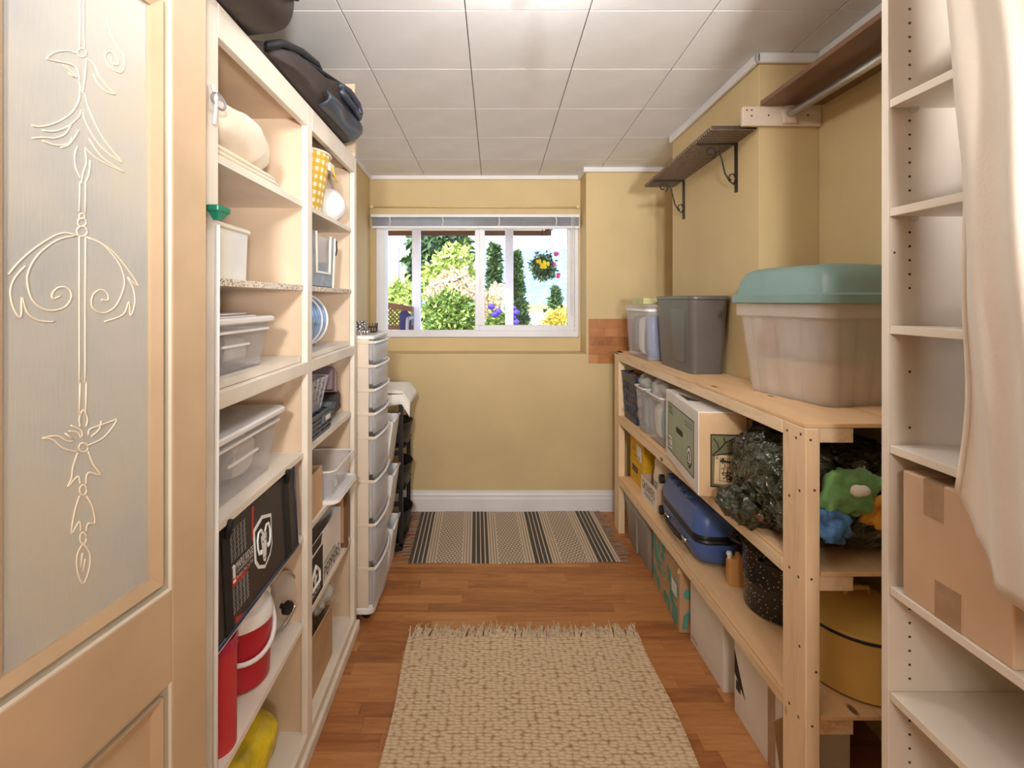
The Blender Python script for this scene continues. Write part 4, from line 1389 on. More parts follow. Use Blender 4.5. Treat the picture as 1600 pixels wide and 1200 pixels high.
G().tube([(p[0] + 0.008, p[1], p[2]) for p in zp], 0.0035, 5).out('zip_pull', 'ink_grey', t, smooth=True)
G().tube([(0.135, -0.44, 0.014), (0.14, -0.36, 0.06), (0.14, -0.22, 0.105), (0.13, -0.05, 0.148), (0.10, 0.1, 0.178)], 0.011, 6).out('shoulder_strap', 'strap_black', t, smooth=True)
t = thing('black_satchel', 'rounded black bag at the near end of the shelf top', 'bag', (-0.64, 1.10, 2.046))
G().blob((0, 0, 0.125), (0.42, 0.30, 0.25), 0.5, 0.012, 8, 22, 23).out('body', 'bag_black', t, smooth=True)
G().tube([(0.20, -0.10, 0.10), (0.225, -0.04, 0.06), (0.225, 0.04, 0.06), (0.20, 0.10, 0.10)], 0.008, 6).out('handle', 'strap_black', t, smooth=True)

# hanging between the door and the shelves
t = thing('hanging_dish', 'clear oval dish tied with white cord hanging at the shelf front', 'dish', (-0.533, 1.02, 1.80))
G().blob((0.0, 0.012, 0.030), (0.02, 0.05, 0.03), 0.9, n=10).out('dish', 'clear_plastic', t, smooth=True)
G().tube([(0.0, 0.012 + 0.026 * math.cos(a), 0.033 + 0.014 * math.sin(a)) for a in [2 * PI * i / 20 for i in range(20)]], 0.0025, 5, True).out('rim', 'ink_grey', t, smooth=True)
G().tube([(-0.006, -0.004, 0.06), (0.0, 0.0, 0.04), (0.002, -0.004, 0.01), (0.0, -0.006, -0.02)], 0.004, 5).out('cord', 'cord_white', t, smooth=True)
t = thing('floor_mop', 'mop with a green clamp and white handle leaning behind the door', 'mop', (-0.525, 1.012, 0.0))
G().tube([(0.0, -0.015, 0.005), (0.0, 0.0, 1.58)], 0.005, 8).out('handle', 'white_plastic', t, smooth=True)
G().box(-0.014, 0.012, -0.02, 0.030, 1.605, 1.618).out('clamp', 'green_plastic', t, bevel=0.003)
G().hexa([(-0.006, -0.006, 1.590), (0.006, -0.006, 1.590), (0.006, 0.006, 1.590), (-0.006, 0.006, 1.590), (-0.012, -0.014, 1.606), (0.01, -0.014, 1.606), (0.01, 0.024, 1.606), (-0.012, 0.024, 1.606)]).out('clamp_neck', 'green_plastic', t)
G().box(-0.006, 0.02, -0.14, -0.005, 0.0, 0.03).out('mop_head', 'green_plastic', t, bevel=0.004)

# ------------------------------------------------------------------ drawer tower, bins and cart beyond the shelves
t = thing('drawer_tower', 'tall white drawer tower of eight translucent drawers on casters', 'drawer tower', (-0.64, 2.43, 0.0))
tw, td = 0.31, 0.34
heights = [0.185] * 4 + [0.098] * 4
z = 0.065
g = G()
for sx_ in (-1, 1):
    for sy_ in (-1, 1):
        g.box(sx_ * 0.10 - 0.035, sx_ * 0.10 + 0.035, sy_ * (td / 2) - 0.006 - 0.006 * sy_, sy_ * (td / 2) + 0.006 - 0.006 * sy_, 0.06, 1.265)
g.box(-tw / 2, -tw / 2 + 0.01, -td / 2, td / 2, 0.06, 1.265)
g.out('frame', 'beige_plastic', t, bevel=0.002)
slab(tw + 0.01, td + 0.012, 0.03, 0.03, 0.040, soft=0.006).out('base', 'white_plastic', t, smooth=40)
for h in heights:
    dr = tub(tw - 0.02, td - 0.03, h - 0.02, 0.006, 0.02, 0.003, z + 0.008, 0.012).out('drawer', 'drawer_plastic', t, smooth=40)
    fz = z + 0.004
    g = G()
    def fp(u, w_, fz=fz, h=h):
        return (tw / 2 + 0.002 + 0.018 * math.sin(PI * u) ** 0.7, (u - 0.5) * (td - 0.006), fz + w_ * (h - 0.012))
    g.grid(fp, 12, 2)
    g.out('drawer_front', 'drawer_plastic', dr, smooth=True, solid=0.004)
    g = G().tube([(tw / 2 + 0.006 + 0.018 * math.sin(PI * u / 12) ** 0.7, (u / 12 - 0.5) * (td - 0.004), fz + h - 0.012) for u in range(13)], 0.006, 6)
    g.out('pull_lip', 'white_plastic', dr, smooth=True)
    G().blob((-0.01, 0, z + 0.01 + h * 0.3), (0.2, 0.24, h * 0.55), 0.5, 0.012, 18, 12, int(z * 100)).out('contents', R.choice(('paper_white', 'linen_white', 'linen_white', 'carton_white')), dr, smooth=True)
    g = G()
    g.box(-tw / 2, tw / 2 + 0.004, -td / 2 - 0.003, -td / 2 + 0.004, z + h - 0.014, z + h)
    g.out('side_rail', 'beige_plastic', t, bevel=0.002)
    g = G()
    g.box(-tw / 2, tw / 2 + 0.004, td / 2 - 0.004, td / 2 + 0.003, z + h - 0.014, z + h)
    g.out('side_rail', 'beige_plastic', t, bevel=0.002)
    z += h + 0.008
slab(tw + 0.006, td + 0.006, 0.018, 0.02, z - 0.004).out('top', 'white_plastic', t, smooth=40)
TOPZ = z + 0.014
for sx_ in (-1, 1):
    for sy_ in (-1, 1):
        c = G().lathe([(0.012, -0.011), (0.022, -0.009), (0.022, 0.009), (0.012, 0.011)], 16, (sx_ * 0.115, sy_ * 0.12, 0.022), 'y').out('caster', 'rubber', t, smooth=40)
        G().box(sx_ * 0.115 - 0.008, sx_ * 0.115 + 0.008, sy_ * 0.12 - 0.013, sy_ * 0.12 + 0.013, 0.026, 0.045).out('fork', 'black_plastic', c)

t = thing('filigree_box', 'small black and white filigree box on the drawer tower', 'box', (-0.560, 2.37, TOPZ))
G().box(-0.022, 0.022, -0.03, 0.03, 0, 0.062).out('body', 'filigree', t, bevel=0.002)
G().blob((0.03, -0.022, 0.012), (0.024, 0.024, 0.024), 1, n=10).out('knob', 'steel', t, smooth=True)
t = thing('filigree_tray', 'low black filigree crown tray beside the filigree box', 'tray', (-0.556, 2.515, TOPZ))
G().lathe([(0.036, 0), (0.036, 0.005)], 24).out('floor', 'iron_black', t)
g = G()
for i in range(16):
    a = 2 * PI * i / 16
    b = 2 * PI * (i + 1) / 16
    g.tube([(0.036 * math.cos(a), 0.036 * math.sin(a), 0.003), (0.038 * math.cos((a + b) / 2), 0.038 * math.sin((a + b) / 2), 0.045), (0.036 * math.cos(b), 0.036 * math.sin(b), 0.003)], 0.002, 4)
g.tube([(0.037 * math.cos(2 * PI * i / 24), 0.037 * math.sin(2 * PI * i / 24), 0.026) for i in range(24)], 0.002, 4, True)
g.out('lattice', 'iron_black', t)

for k, z in enumerate((0.0, 0.277, 0.554)):
    t = thing('stacking_bin', ('lowest', 'middle', 'top')[k] + ' of three white open-front stacking bins behind the drawer tower', 'bin', (-0.63, 2.735, z), 0, 'white stacking bins')
    g = G()
    W_, D_, H_ = 0.30, 0.20, 0.262
    b = [(-W_ / 2, -D_ / 2), (W_ / 2 - 0.015, -D_ / 2), (W_ / 2 - 0.015, D_ / 2), (-W_ / 2, D_ / 2)]
    def q(pts, zs):
        return [(p[0], p[1], zz) for p, zz in zip(pts, zs)]
    tp = [(-W_ / 2, -D_ / 2), (W_ / 2 + 0.02, -D_ / 2), (W_ / 2 + 0.02, D_ / 2), (-W_ / 2, D_ / 2)]
    ti = [(-W_ / 2 + .004, -D_ / 2 + .004), (W_ / 2 + 0.016, -D_ / 2 + .004), (W_ / 2 + 0.016, D_ / 2 - .004), (-W_ / 2 + .004, D_ / 2 - .004)]
    bi_ = [(-W_ / 2 + .004, -D_ / 2 + .004), (W_ / 2 - 0.019, -D_ / 2 + .004), (W_ / 2 - 0.019, D_ / 2 - .004), (-W_ / 2 + .004, D_ / 2 - .004)]
    g.loft([q(b, [0.0] * 4), q(tp, [H_, H_ - 0.01, H_ - 0.01, H_]), q(ti, [H_, H_ - 0.01, H_ - 0.01, H_]), q(bi_, [0.006] * 4)])
    g.out('body', 'white_plastic', t, bevel=0.003)
    G().tube([(tp[1][0], tp[1][1], H_ - 0.01), (tp[2][0], tp[2][1], H_ - 0.01)], 0.006, 6).out('lip', 'white_plastic', t, smooth=True)
    G().blob((0, 0, 0.11), (0.2, 0.16, 0.16), 0.5, 0.02, 16, 12, k + 40).out('contents', 'ink_black' if k else 'linen_white', t, smooth=True)

t = thing('basket_cart', 'black plastic rolling cart with bowed basket fronts by the far wall', 'cart', (-0.63, 3.03, 0.0))
cw, cd = 0.34, 0.30
g = G()
for sx_ in (-1, 1):
    for sy_ in (-1, 1):
        g.box(sx_ * cw / 2 - 0.012, sx_ * cw / 2 + 0.012, sy_ * cd / 2 - 0.012, sy_ * cd / 2 + 0.012, 0.05, 0.90)
g.out('post', 'black_plastic', t, bevel=0.003)
bx('top', 'black_plastic', t, -cw / 2 - 0.012, cw / 2 + 0.012, -cd / 2 - 0.012, cd / 2 + 0.012, 0.898, 0.91, bevel=0.003)
bx('base', 'black_plastic', t, -cw / 2 - 0.012, cw / 2 + 0.012, -cd / 2 - 0.012, cd / 2 + 0.012, 0.05, 0.066, bevel=0.003)
for k in range(11):
    zz = 0.10 + k * 0.072
    G().hexa([(-cw / 2, -cd / 2 - 0.006, zz), (cw / 2, -cd / 2 - 0.006, zz + 0.03), (cw / 2, -cd / 2 + 0.002, zz + 0.03), (-cw / 2, -cd / 2 + 0.002, zz),
              (-cw / 2, -cd / 2 - 0.006, zz + 0.026), (cw / 2, -cd / 2 - 0.006, zz + 0.056), (cw / 2, -cd / 2 + 0.002, zz + 0.056), (-cw / 2, -cd / 2 + 0.002, zz + 0.026)]).out('side_slat', 'black_plastic', t)
for zz in (0.09, 0.36, 0.60):
    bk = G().grid(lambda u, w_: (cw / 2 - 0.03 + (0.055 + 0.018 * w_) * math.sin(PI * u) ** 0.6, (u - 0.5) * (cd - 0.03), zz + w_ * 0.12), 14, 3).out('basket_front', 'black_plastic', t, smooth=True, solid=0.004)
    bx('basket_floor', 'black_plastic', bk, -cw / 2 + 0.02, cw / 2 + 0.02, -cd / 2 + 0.015, cd / 2 - 0.015, zz - 0.004, zz + 0.002)
    G().tube([(cw / 2 - 0.03 + 0.073 * math.sin(PI * u / 14) ** 0.6, (u / 14 - 0.5) * (cd - 0.03), zz + 0.12) for u in range(15)], 0.005, 6).out('basket_rim', 'black_plastic', bk, smooth=True)
for sx_ in (-1, 1):
    for sy_ in (-1, 1):
        G().lathe([(0.016, -0.012), (0.027, -0.010), (0.027, 0.010), (0.016, 0.012)], 16, (sx_ * 0.15, sy_ * 0.12, 0.027), 'y').out('caster', 'rubber', t, smooth=40)
# cloth over the cart
g = G()
def cl(u, w_):
    x_ = -0.16 + 0.40 * u
    y_ = -0.19 + 0.36 * w_
    over = max(0, x_ - 0.178)
    oy = max(0, -0.155 - y_)
    zz = 0.925 + 0.012 * noise.noise(Vector((u * 4, w_ * 5, 2))) - over * 1.1 - oy * 2.2
    return (-0.63 + min(x_, 0.178 + over * 0.75), 3.03 + y_ + 0.3 * oy, zz)
o = g.grid(cl, 26, 26).out('table_cloth', 'linen_white', None, smooth=True, solid=0.004)
tag(o, 'white cloth draped over the black rolling cart', 'cloth')

# ------------------------------------------------------------------ rugs
rug = thing('striped_rug', 'dark striped flat-weave rug with diamond bands below the window', 'rug', (-0.405, 2.775, 0.0), 0.012)
LX, LY = 1.165, 0.672
def rs(u, w_):
    return (u * LX, w_ * LY + 0.006 * math.sin(u * 9), 0.005 + 0.002 * math.sin(u * 14) * math.cos(w_ * 8))
G().grid(rs, 60, 30).out('weave', 'rug_stripes', rug, solid=0.004)
rr = random.Random(3)
def fringe(parent, name, mat, pts, dirn, length, spread, rad, n, strands):
    g = G()
    for i in range(n):
        u = (i + 0.2 + 0.6 * rr.random()) / n
        k = u * (len(pts) - 1)
        a = int(min(k, len(pts) - 2))
        p0 = Vector(pts[a]).lerp(Vector(pts[a + 1]), k - a)
        side = (Vector(pts[-1]) - Vector(pts[0])).normalized()
        td_ = Vector(dirn) + Vector((rr.uniform(-1, 1), rr.uniform(-1, 1), 0)) * spread
        Lt = length * rr.uniform(0.65, 1.1)
        for s_ in range(strands):
            p = p0 + side * rr.uniform(-0.004, 0.004)
            d = td_ + Vector((rr.uniform(-1, 1), rr.uniform(-1, 1), 0)) * spread * 0.35
            L = Lt * rr.uniform(0.8, 1.1)
            q1 = p + d * L * 0.5
            q2 = q1 + (d + Vector((rr.uniform(-1, 1), rr.uniform(-1, 1), 0)) * spread * 0.8) * L * 0.5
            q1.z = 0.003 + rad + 0.006 * rr.random()
            q2.z = rad + 0.0005 + 0.004 * rr.random()
            g.tube([p, q1, q2], rad, 4)
    o = g.out(name, mat, parent)
    o['kind'] = 'stuff'
    return o
fringe(rug, 'fringe', 'fringe_grey', [(0.002, w_ * LY / 8, 0.005) for w_ in range(9)], (-1, -0.15, 0), 0.075, 0.3, 0.0018, 18, 6)
fringe(rug, 'fringe', 'fringe_grey', [(LX - 0.002, w_ * LY / 8, 0.005) for w_ in range(9)], (1, -0.1, 0), 0.062, 0.3, 0.0018, 20, 6)

rug = thing('tan_rug', 'tan woven rug with a fringed end in the aisle', 'rug', (-0.315, 1.02, 0.0), -0.004)
LX, LY = 0.975, 1.135
G().grid(lambda u, w_: (u * LX + 0.004 * math.sin(w_ * 12), w_ * LY, 0.007 + 0.0015 * math.sin(u * 11) * math.sin(w_ * 9)), 50, 50).out('weave', 'rug_tan', rug, solid=0.006)
fringe(rug, 'fringe', 'fringe_tan', [(u * LX / 8, LY - 0.004, 0.008) for u in range(9)], (0.1, 1, 0), 0.085, 0.28, 0.0024, 190, 3)
fringe(rug, 'fringe', 'fringe_tan', [(u * LX / 8, 0.004, 0.008) for u in range(9)], (0.1, -1, 0), 0.08, 0.35, 0.0024, 90, 3)

# ------------------------------------------------------------------ pine rack on the right
K = thing('pine_rack', 'rough pine and plywood storage rack with three shelves on the right', 'rack', (0, 0, 0))
X0 = 0.835
TOPS = (1.112, 0.727, 0.354)
SP = []
for (x0, x1, y0, y1, zt) in ((X0, X0 + 0.038, 1.32, 1.422, 1.100), (X0, X0 + 0.038, 3.135, 3.235, 1.112), (1.250, 1.288, 1.32, 1.41, 1.100), (1.02, 1.058, 3.135, 3.235, 1.10)):
    p = bx('post', 'pine_post', K, x0, x1, y0, y1, 0.0, zt, bevel=0.003)
    if x0 == X0 and y0 < 2:
        g = G()
        for (yy, zz) in ((1.34, 1.08), (1.36, 1.065), (1.40, 1.075), (1.345, 0.93), (1.39, 0.90), (1.35, 0.70), (1.39, 0.705), (1.345, 0.52), (1.35, 0.33), (1.39, 0.335)):
            g.lathe([(0.004, X0 - 0.0008), (0.004, X0 + 0.002)], 8, (0, yy, zz), 'x')
        for (xx, zz) in ((0.848, 1.07), (0.858, 0.94), (0.85, 0.71), (0.862, 0.47), (0.852, 0.33)):
            g.lathe([(0.0035, 1.3194), (0.0035, 1.322)], 8, (xx, 0, zz), 'y')
        g.out('screw', 'screw_dark', p)
for zt in TOPS:
    g = G()
    a = [(X0, 1.322), (1.29, 1.322), (1.29, 1.968), (1.062, 1.968), (1.062, 3.23), (X0, 3.23)]
    if zt < 1:
        a = [(X0, 1.424), (X0 + 0.040, 1.424), (X0 + 0.040, 1.322), (1.248, 1.322), (1.248, 1.968), (1.062, 1.968), (1.062, 3.133), (X0, 3.133)]
    g.loft([[(x, y, zt - 0.0115) for x, y in a], [(x, y, zt) for x, y in a]])
    g.out('plywood_shelf', 'plywood', K, bevel=0.0012, seg=1)
    bx('front_rail', 'pine', K, X0 - 0.0005, X0 + 0.0375, 1.4225, 3.1345, zt - 0.050, zt - 0.012, bevel=0.002)
    bx('bearer', 'pine', K, X0 + 0.0385, X0 + 0.1275, 1.325, 3.132, zt - 0.0505, zt - 0.0122, bevel=0.002)
    bx('bearer', 'pine', K, 1.16, 1.247, 1.325, 1.966, zt - 0.0505, zt - 0.0122, bevel=0.002)

# --- top shelf
z = TOPS[0]
t = thing('big_tote', 'large frosted storage tote with a domed teal lid on the rack', 'tote', (1.105, 1.695, z), math.radians(12.5))
w, d = 0.31, 0.405
lv = []
def ribbed(w, d, zz, amp, n=9):
    """rounded rectangle with shallow vertical ribs"""
    p = []
    for (x, y, _) in rrect(0, 0, w, d, 0.035, zz, 6):
        p.append((x, y, zz))
    o_ = []
    for i in range(len(p)):
        a, b = Vector(p[i]), Vector(p[(i + 1) % len(p)])
        o_.append(p[i])
        L = (b - a).length
        if L > 0.1:
            nrm = Vector((b - a)).cross(Vector((0, 0, 1))).normalized()
            m_ = 18
            for k in range(1, m_):
                s = k / m_
                dep = amp if (k % 6) in (0, 1) else 0.0
                q = a.lerp(b, s) - nrm * dep
                o_.append((q.x, q.y, zz))
    return o_
g = G()
g.loft([ribbed(w - 0.075, d - 0.075, 0.0, 0.004), ribbed(w - 0.068, d - 0.068, 0.008, 0.007), ribbed(w - 0.02, d - 0.02, 0.255, 0.007), ribbed(w - 0.016, d - 0.016, 0.262, 0.0),
        ribbed(w + 0.004, d + 0.004, 0.268, 0.0), ribbed(w + 0.004, d + 0.004, 0.318, 0.0), ribbed(w - 0.004, d - 0.004, 0.318, 0.0), ribbed(w - 0.024, d - 0.024, 0.25, 0.0), ribbed(w - 0.082, d - 0.082, 0.006, 0.0)])
g.out('body', 'frosted_plastic', t, smooth=50)
lid = G()
lid.loft([rrect(0, 0, w + 0.016, d + 0.016, 0.04, 0.310, 6), rrect(0, 0, w + 0.03, d + 0.03, 0.045, 0.312, 6), rrect(0, 0, w + 0.03, d + 0.03, 0.045, 0.336, 6), rrect(0, 0, w + 0.006, d + 0.006, 0.04, 0.342, 6),
          rrect(0, 0, w - 0.012, d - 0.012, 0.04, 0.385, 6), rrect(0, 0, w - 0.04, d - 0.04, 0.04, 0.415, 6), rrect(0, 0, w - 0.09, d - 0.09, 0.035, 0.428, 6), rrect(0, 0, w - 0.11, d - 0.11, 0.03, 0.428, 6)])
ld = lid.out('lid', 'teal_plastic', t, smooth=50)
G().tube([(x, y, 0.4285) for x, y, _ in rrect(0, 0, w - 0.13, d - 0.14, 0.03, 0)], 0.003, 5, True).out('lid_ridge', 'teal_plastic', ld, smooth=True)
bx('contents', 'carton_tan', t, -0.10, 0.10, -0.145, 0.12, 0.010, 0.12, bevel=0.01)
G().blob((0.0, -0.04, 0.18), (0.2, 0.24, 0.10), 0.5, 0.012, 12, 14, 31).out('contents', 'ink_grey', t, smooth=True)
G().blob((-0.06, 0.12, 0.19), (0.08, 0.07, 0.12), 0.6, 0.01, 14, 12, 32).out('contents', 'ink_red', t, smooth=True)

t = thing('grey_tote', 'dark grey storage tote with a flat lid between the other top-shelf totes', 'tote', (0.972, 2.395, z))
w, d = 0.172, 0.43
g = G()
def gl_(k, zz, w=w, d=d):
    return rrect(0, 0, w - 0.026 * (1 - k), d - 0.05 * (1 - k), 0.03, zz)
g.loft([gl_(0, 0.0), gl_(0.03, 0.008), gl_(0.95, 0.31), gl_(1, 0.314), gl_(1, 0.326)])
g.out('body', 'dark_grey_plastic', t, smooth=40)
slab(w + 0.008, d + 0.02, 0.018, 0.035, 0.322).out('lid', 'dark_grey_plastic', t, smooth=40)
g = G()
g.loft([[(-w / 2 - 0.002, -0.16, 0.28), (-w / 2 - 0.002, 0.02, 0.28), (-w / 2 + 0.006, 0.0, 0.04), (-w / 2 + 0.006, -0.13, 0.04)],
        [(-w / 2 + 0.02, -0.15, 0.27), (-w / 2 + 0.02, 0.01, 0.27), (-w / 2 + 0.02, -0.01, 0.05), (-w / 2 + 0.02, -0.12, 0.05)]])
g.out('side_rib', 'dark_grey_plastic', t, bevel=0.006)

t = thing('clear_tote', 'clear storage tote full of blue things at the far end of the rack', 'tote', (0.953, 2.87, z))
w, d = 0.19, 0.40
tub(w, d, 0.285, 0.014, 0.025, 0.003).out('body', 'clear_plastic', t, smooth=40)
slab(w + 0.014, d + 0.02, 0.014, 0.03, 0.284).out('lid', 'clear_plastic', t, smooth=40)
rim(w - 0.004, d - 0.004, 0.012, 0.006, 0.025, 0.262).out('rim', 'white_plastic', t, smooth=40)
for k, mt in enumerate(('suitcase_blue', 'linen_white', 'ink_grey')):
    G().blob((0.0, -0.11 + k * 0.115, 0.125), (0.13, 0.11, 0.22), 0.4, 0.01, 12, 12, 33 + k).out('contents', mt, t, smooth=True)
o = bx('lime_box', 'book_lime', None, -0.06, 0.05, -0.12, 0.10, 0, 0.035, bevel=0.002)
o.location = (0.935, 2.90, z + 0.2985)
tag(o, 'flat pale lime box lying on the clear tote', 'box')
t = thing('brown_book', 'brown book lying beside the lime box on the clear tote', 'book', (0.995, 2.76, z + 0.2985), 0.1)
bx('cover', 'book_brown', t, -0.045, 0.04, -0.05, 0.05, 0.0, 0.004)
bx('pages', 'paper_tan', t, -0.043, 0.038, -0.048, 0.048, 0.004, 0.026)
bx('cover', 'book_brown', t, -0.045, 0.04, -0.05, 0.05, 0.026, 0.030)

# --- middle shelf
z = TOPS[1]
t = thing('navy_basket', 'navy plastic basket with oval holes full of brown bits', 'basket', (0.950, 2.99, z), 0)
w, d, h = 0.20, 0.27, 0.275
def bk(u, v_):
    """skin of the basket, u around, v up"""
    per = rrect(0, 0, (w - 0.03 * (1 - v_)), (d - 0.03 * (1 - v_)), 0.025, 0, 6)
    k = u * len(per)
    a = int(k) % len(per)
    p = Vector(per[a]).lerp(Vector(per[(a + 1) % len(per)]), k - int(k))
    return (p.x, p.y, v_ * h)
g = G()
# wall with real holes on the four sides: strips of posts and bands
per_n = 96
def skin_pt(s, zz, ins=0.0):
    v_ = zz / h
    ww, dd = w - 0.03 * (1 - v_) - ins, d - 0.03 * (1 - v_) - ins
    P = 2 * (ww + dd)
    q = s * P
    if q < ww: return (-ww / 2 + q, -dd / 2, zz)
    q -= ww
    if q < dd: return (ww / 2, -dd / 2 + q, zz)
    q -= dd
    if q < ww: return (ww / 2 - q, dd / 2, zz)
    q -= ww
    return (-ww / 2, dd / 2 - q, zz)
NZ, NU = 44, 160
def hole(s, zz):
    if zz < 0.03 or zz > 0.235: return False
    rowi = int((zz - 0.03) / 0.0684)
    fz_ = ((zz - 0.03) / 0.0684) % 1
    fu = (s * 22) % 1
    return ((fu - 0.5) / 0.36) ** 2 + ((fz_ - 0.5) / 0.40) ** 2 < 1
vs_, fs_ = [], []
for j in range(NZ + 1):
    for i in range(NU):
        vs_.append(skin_pt(i / NU, h * j / NZ))
for j in range(NZ):
    for i in range(NU):
        if not hole((i + 0.5) / NU, h * (j + 0.5) / NZ):
            fs_.append((j * NU + i, j * NU + (i + 1) % NU, (j + 1) * NU + (i + 1) % NU, (j + 1) * NU + i))
g.add(vs_, fs_)
g.out('wall', 'navy_plastic', t, solid=0.004)
bx('floor', 'navy_plastic', t, -w / 2 + 0.016, w / 2 - 0.016, -d / 2 + 0.016, d / 2 - 0.016, 0, 0.005)
g = G()
g.tube([skin_pt(i / 80, h) for i in range(80)], 0.005, 6, True)
g.out('rim', 'navy_plastic', t, smooth=True)
for k in range(5):
    o = G().blob((0, 0, 0), (0.09, 0.10, 0.07), 0.8, 0.012, 20, 12, 50 + k).out('contents', ('leather_brown', 'cardboard', 'carton_white', 'leather_brown', 'cardboard')[k], t, smooth=True)
    o.location = (-0.035 + 0.03 * (k % 3), -0.08 + 0.04 * k, 0.245)
G().blob((0, 0, 0.12), (0.15, 0.21, 0.22), 0.4, 0.008, 10, 14, 56).out('contents', 'carton_tan', t, smooth=True)

for k, (yc, dd, lab) in enumerate(((2.755, 0.165, 'narrow clear bin of plastic bags next to the navy basket'), (2.53, 0.235, 'wider clear bin of clothes and bags behind the playing-card carton'))):
    t = thing('clear_bin', lab, 'bin', (0.947, yc, z), 0, 'clear open bins on the middle shelf')
    tub(0.205, dd, 0.24, 0.018, 0.02, 0.003).out('body', 'clear_plastic', t, smooth=40)
    rim(0.203, dd - 0.002, 0.008, 0.006, 0.02, 0.234).out('rim', 'white_plastic', t, smooth=40)
    mats = (('print_sage', 'ink_grey'), ('print_teal', 'linen_white'))[k]
    for i, mt in enumerate(mats):
        G().blob((0.0, (-0.25 + 0.5 * i) * (dd - 0.05), 0.10), (0.14, (dd - 0.05) * 0.48, 0.17), 0.45, 0.008, 14, 12, 60 + i + k * 3).out('contents', mt, t, smooth=True)
    o = G().blob((0, 0, 0.0), (0.185, dd * 0.92, 0.115), 0.75, 0.03, 20, 20, 66 + k).out('plastic_bag', 'bag_film', None, smooth=True)
    o.location = (0.945, yc, z + 0.252)
    tag(o, ('crumpled plastic bag bulging from the narrow clear bin', 'crumpled plastic bag bulging from the wider clear bin')[k], 'bag')
    o = G().blob((0, 0, 0.0), (0.13, dd * 0.6, 0.08), 0.8, 0.02, 20, 16, 70 + k).out('cloth_bundle', ('cloth_green', 'linen_cream')[k], None, smooth=True)
    o.location = (0.945, yc, z + 0.225)
    tag(o, ('green cloth bundle in the narrow clear bin', 'cream cloth bundle in the wider clear bin')[k], 'cloth')

# carton with sage panel and king-of-clubs print
rzb = math.radians(-7)
t = thing('card_carton', 'white and tan carton with a sage panel and a king of clubs print', 'box', (0.778, 1.838, z), rzb)
bw_, bl_, bh_ = 0.165, 0.50, 0.298
bx('body', 'carton_tan', t, 0.002, bw_, 0.0, bl_, 0.0, bh_, bevel=0.002)
bx('side_panel', 'carton_white', t, -0.001, 0.0025, 0.002, bl_ - 0.001, 0.001, bh_ + 0.001, bevel=0.0008)
bx('lid_flap', 'carton_white', t, 0.0, bw_ * 0.93, 0.01, bl_ - 0.005, bh_ - 0.001, bh_ + 0.004, bevel=0.001)
bx('side_flap', 'carton_tan', t, bw_, bw_ + 0.022, 0.012, 0.02, 0.02, bh_ - 0.02)
bx('tab', 'carton_white', t, 0.05, 0.085, 0.006, 0.02, bh_ + 0.0035, bh_ + 0.006)
G().hexa([(0.02, 0.22, bh_ + 0.0035), (0.06, 0.20, bh_ + 0.0035), (0.06, 0.21, bh_ + 0.004), (0.02, 0.36, bh_ + 0.004), (0.02, 0.22, bh_ + 0.006), (0.06, 0.20, bh_ + 0.006), (0.06, 0.21, bh_ + 0.006), (0.02, 0.36, bh_ + 0.006)]).out('lid_slot', 'hole_dark', t)
fr = Face((-0.001, bl_, 0), (0, -1, 0), (0, 0, 1))
g = G(); fr.rect(g, 0.045, 0.445, 0.045, 0.255); g.out('sage_print', 'print_sage', t)
g = G(); fr.frame(g, 0.045, 0.445, 0.045, 0.255, 0.003, 0.0014); g.out('print_border', 'ink_black', t)
g = G()
n = 8
pts = [(0.20 + 0.012 * math.cos(a), 0.165 + 0.012 * math.sin(a)) for a in [PI / 2 + PI * i / n for i in range(n + 1)]] + [(0.28 + 0.012 * math.cos(a), 0.165 + 0.012 * math.sin(a)) for a in [-PI / 2 + PI * i / n for i in range(n + 1)]]
fr.poly(g, pts, 0.0015); g.out('hand_hole', 'hole_dark', t)
fr.text('HOME', 0.065, 0.228, 0.06, 0.014, 'ink_black', t, 0.0014)
fr.text('WINES', 0.065, 0.208, 0.075, 0.014, 'ink_black', t, 0.0014)
fr.text('PREMIUM QUALITY', 0.325, 0.226, 0.10, 0.008, 'ink_black', t, 0.0014)
fr.text('WINE MAKING KIT', 0.325, 0.214, 0.10, 0.008, 'ink_black', t, 0.0014)
g = G(); fr.rect(g, 0.060, 0.115, 0.058, 0.108, 0.0013); g.out('label_patch', 'paper_white', t)
g = G()
for i in range(3):
    for j in range(3):
        if (i + j) % 2 == 0 or i == 1:
            fr.rect(g, 0.066 + i * 0.016, 0.076 + i * 0.016, 0.064 + j * 0.014, 0.072 + j * 0.014, 0.0017)
g.out('label_marks', 'ink_black', t)
ov = [(0.385 + 0.032 * math.cos(2 * PI * i / 24), 0.105 + 0.042 * math.sin(2 * PI * i / 24)) for i in range(24)]
g = G(); fr.poly(g, ov, 0.0014); g.out('badge', 'ink_black', t)
g = G(); fr.poly(g, [(0.385 + (x - 0.385) * 0.82, 0.108 + (y - 0.105) * 0.80) for x, y in ov], 0.0018); g.out('badge_field', 'paper_white', t)
g = G(); fr.line(g, [(0.368, 0.09), (0.376, 0.12), (0.388, 0.128), (0.4, 0.115), (0.395, 0.095), (0.38, 0.09)], 0.004, 0.005); fr.rect(g, 0.362, 0.408, 0.078, 0.084, 0.002); g.out('badge_marks', 'ink_black', t)
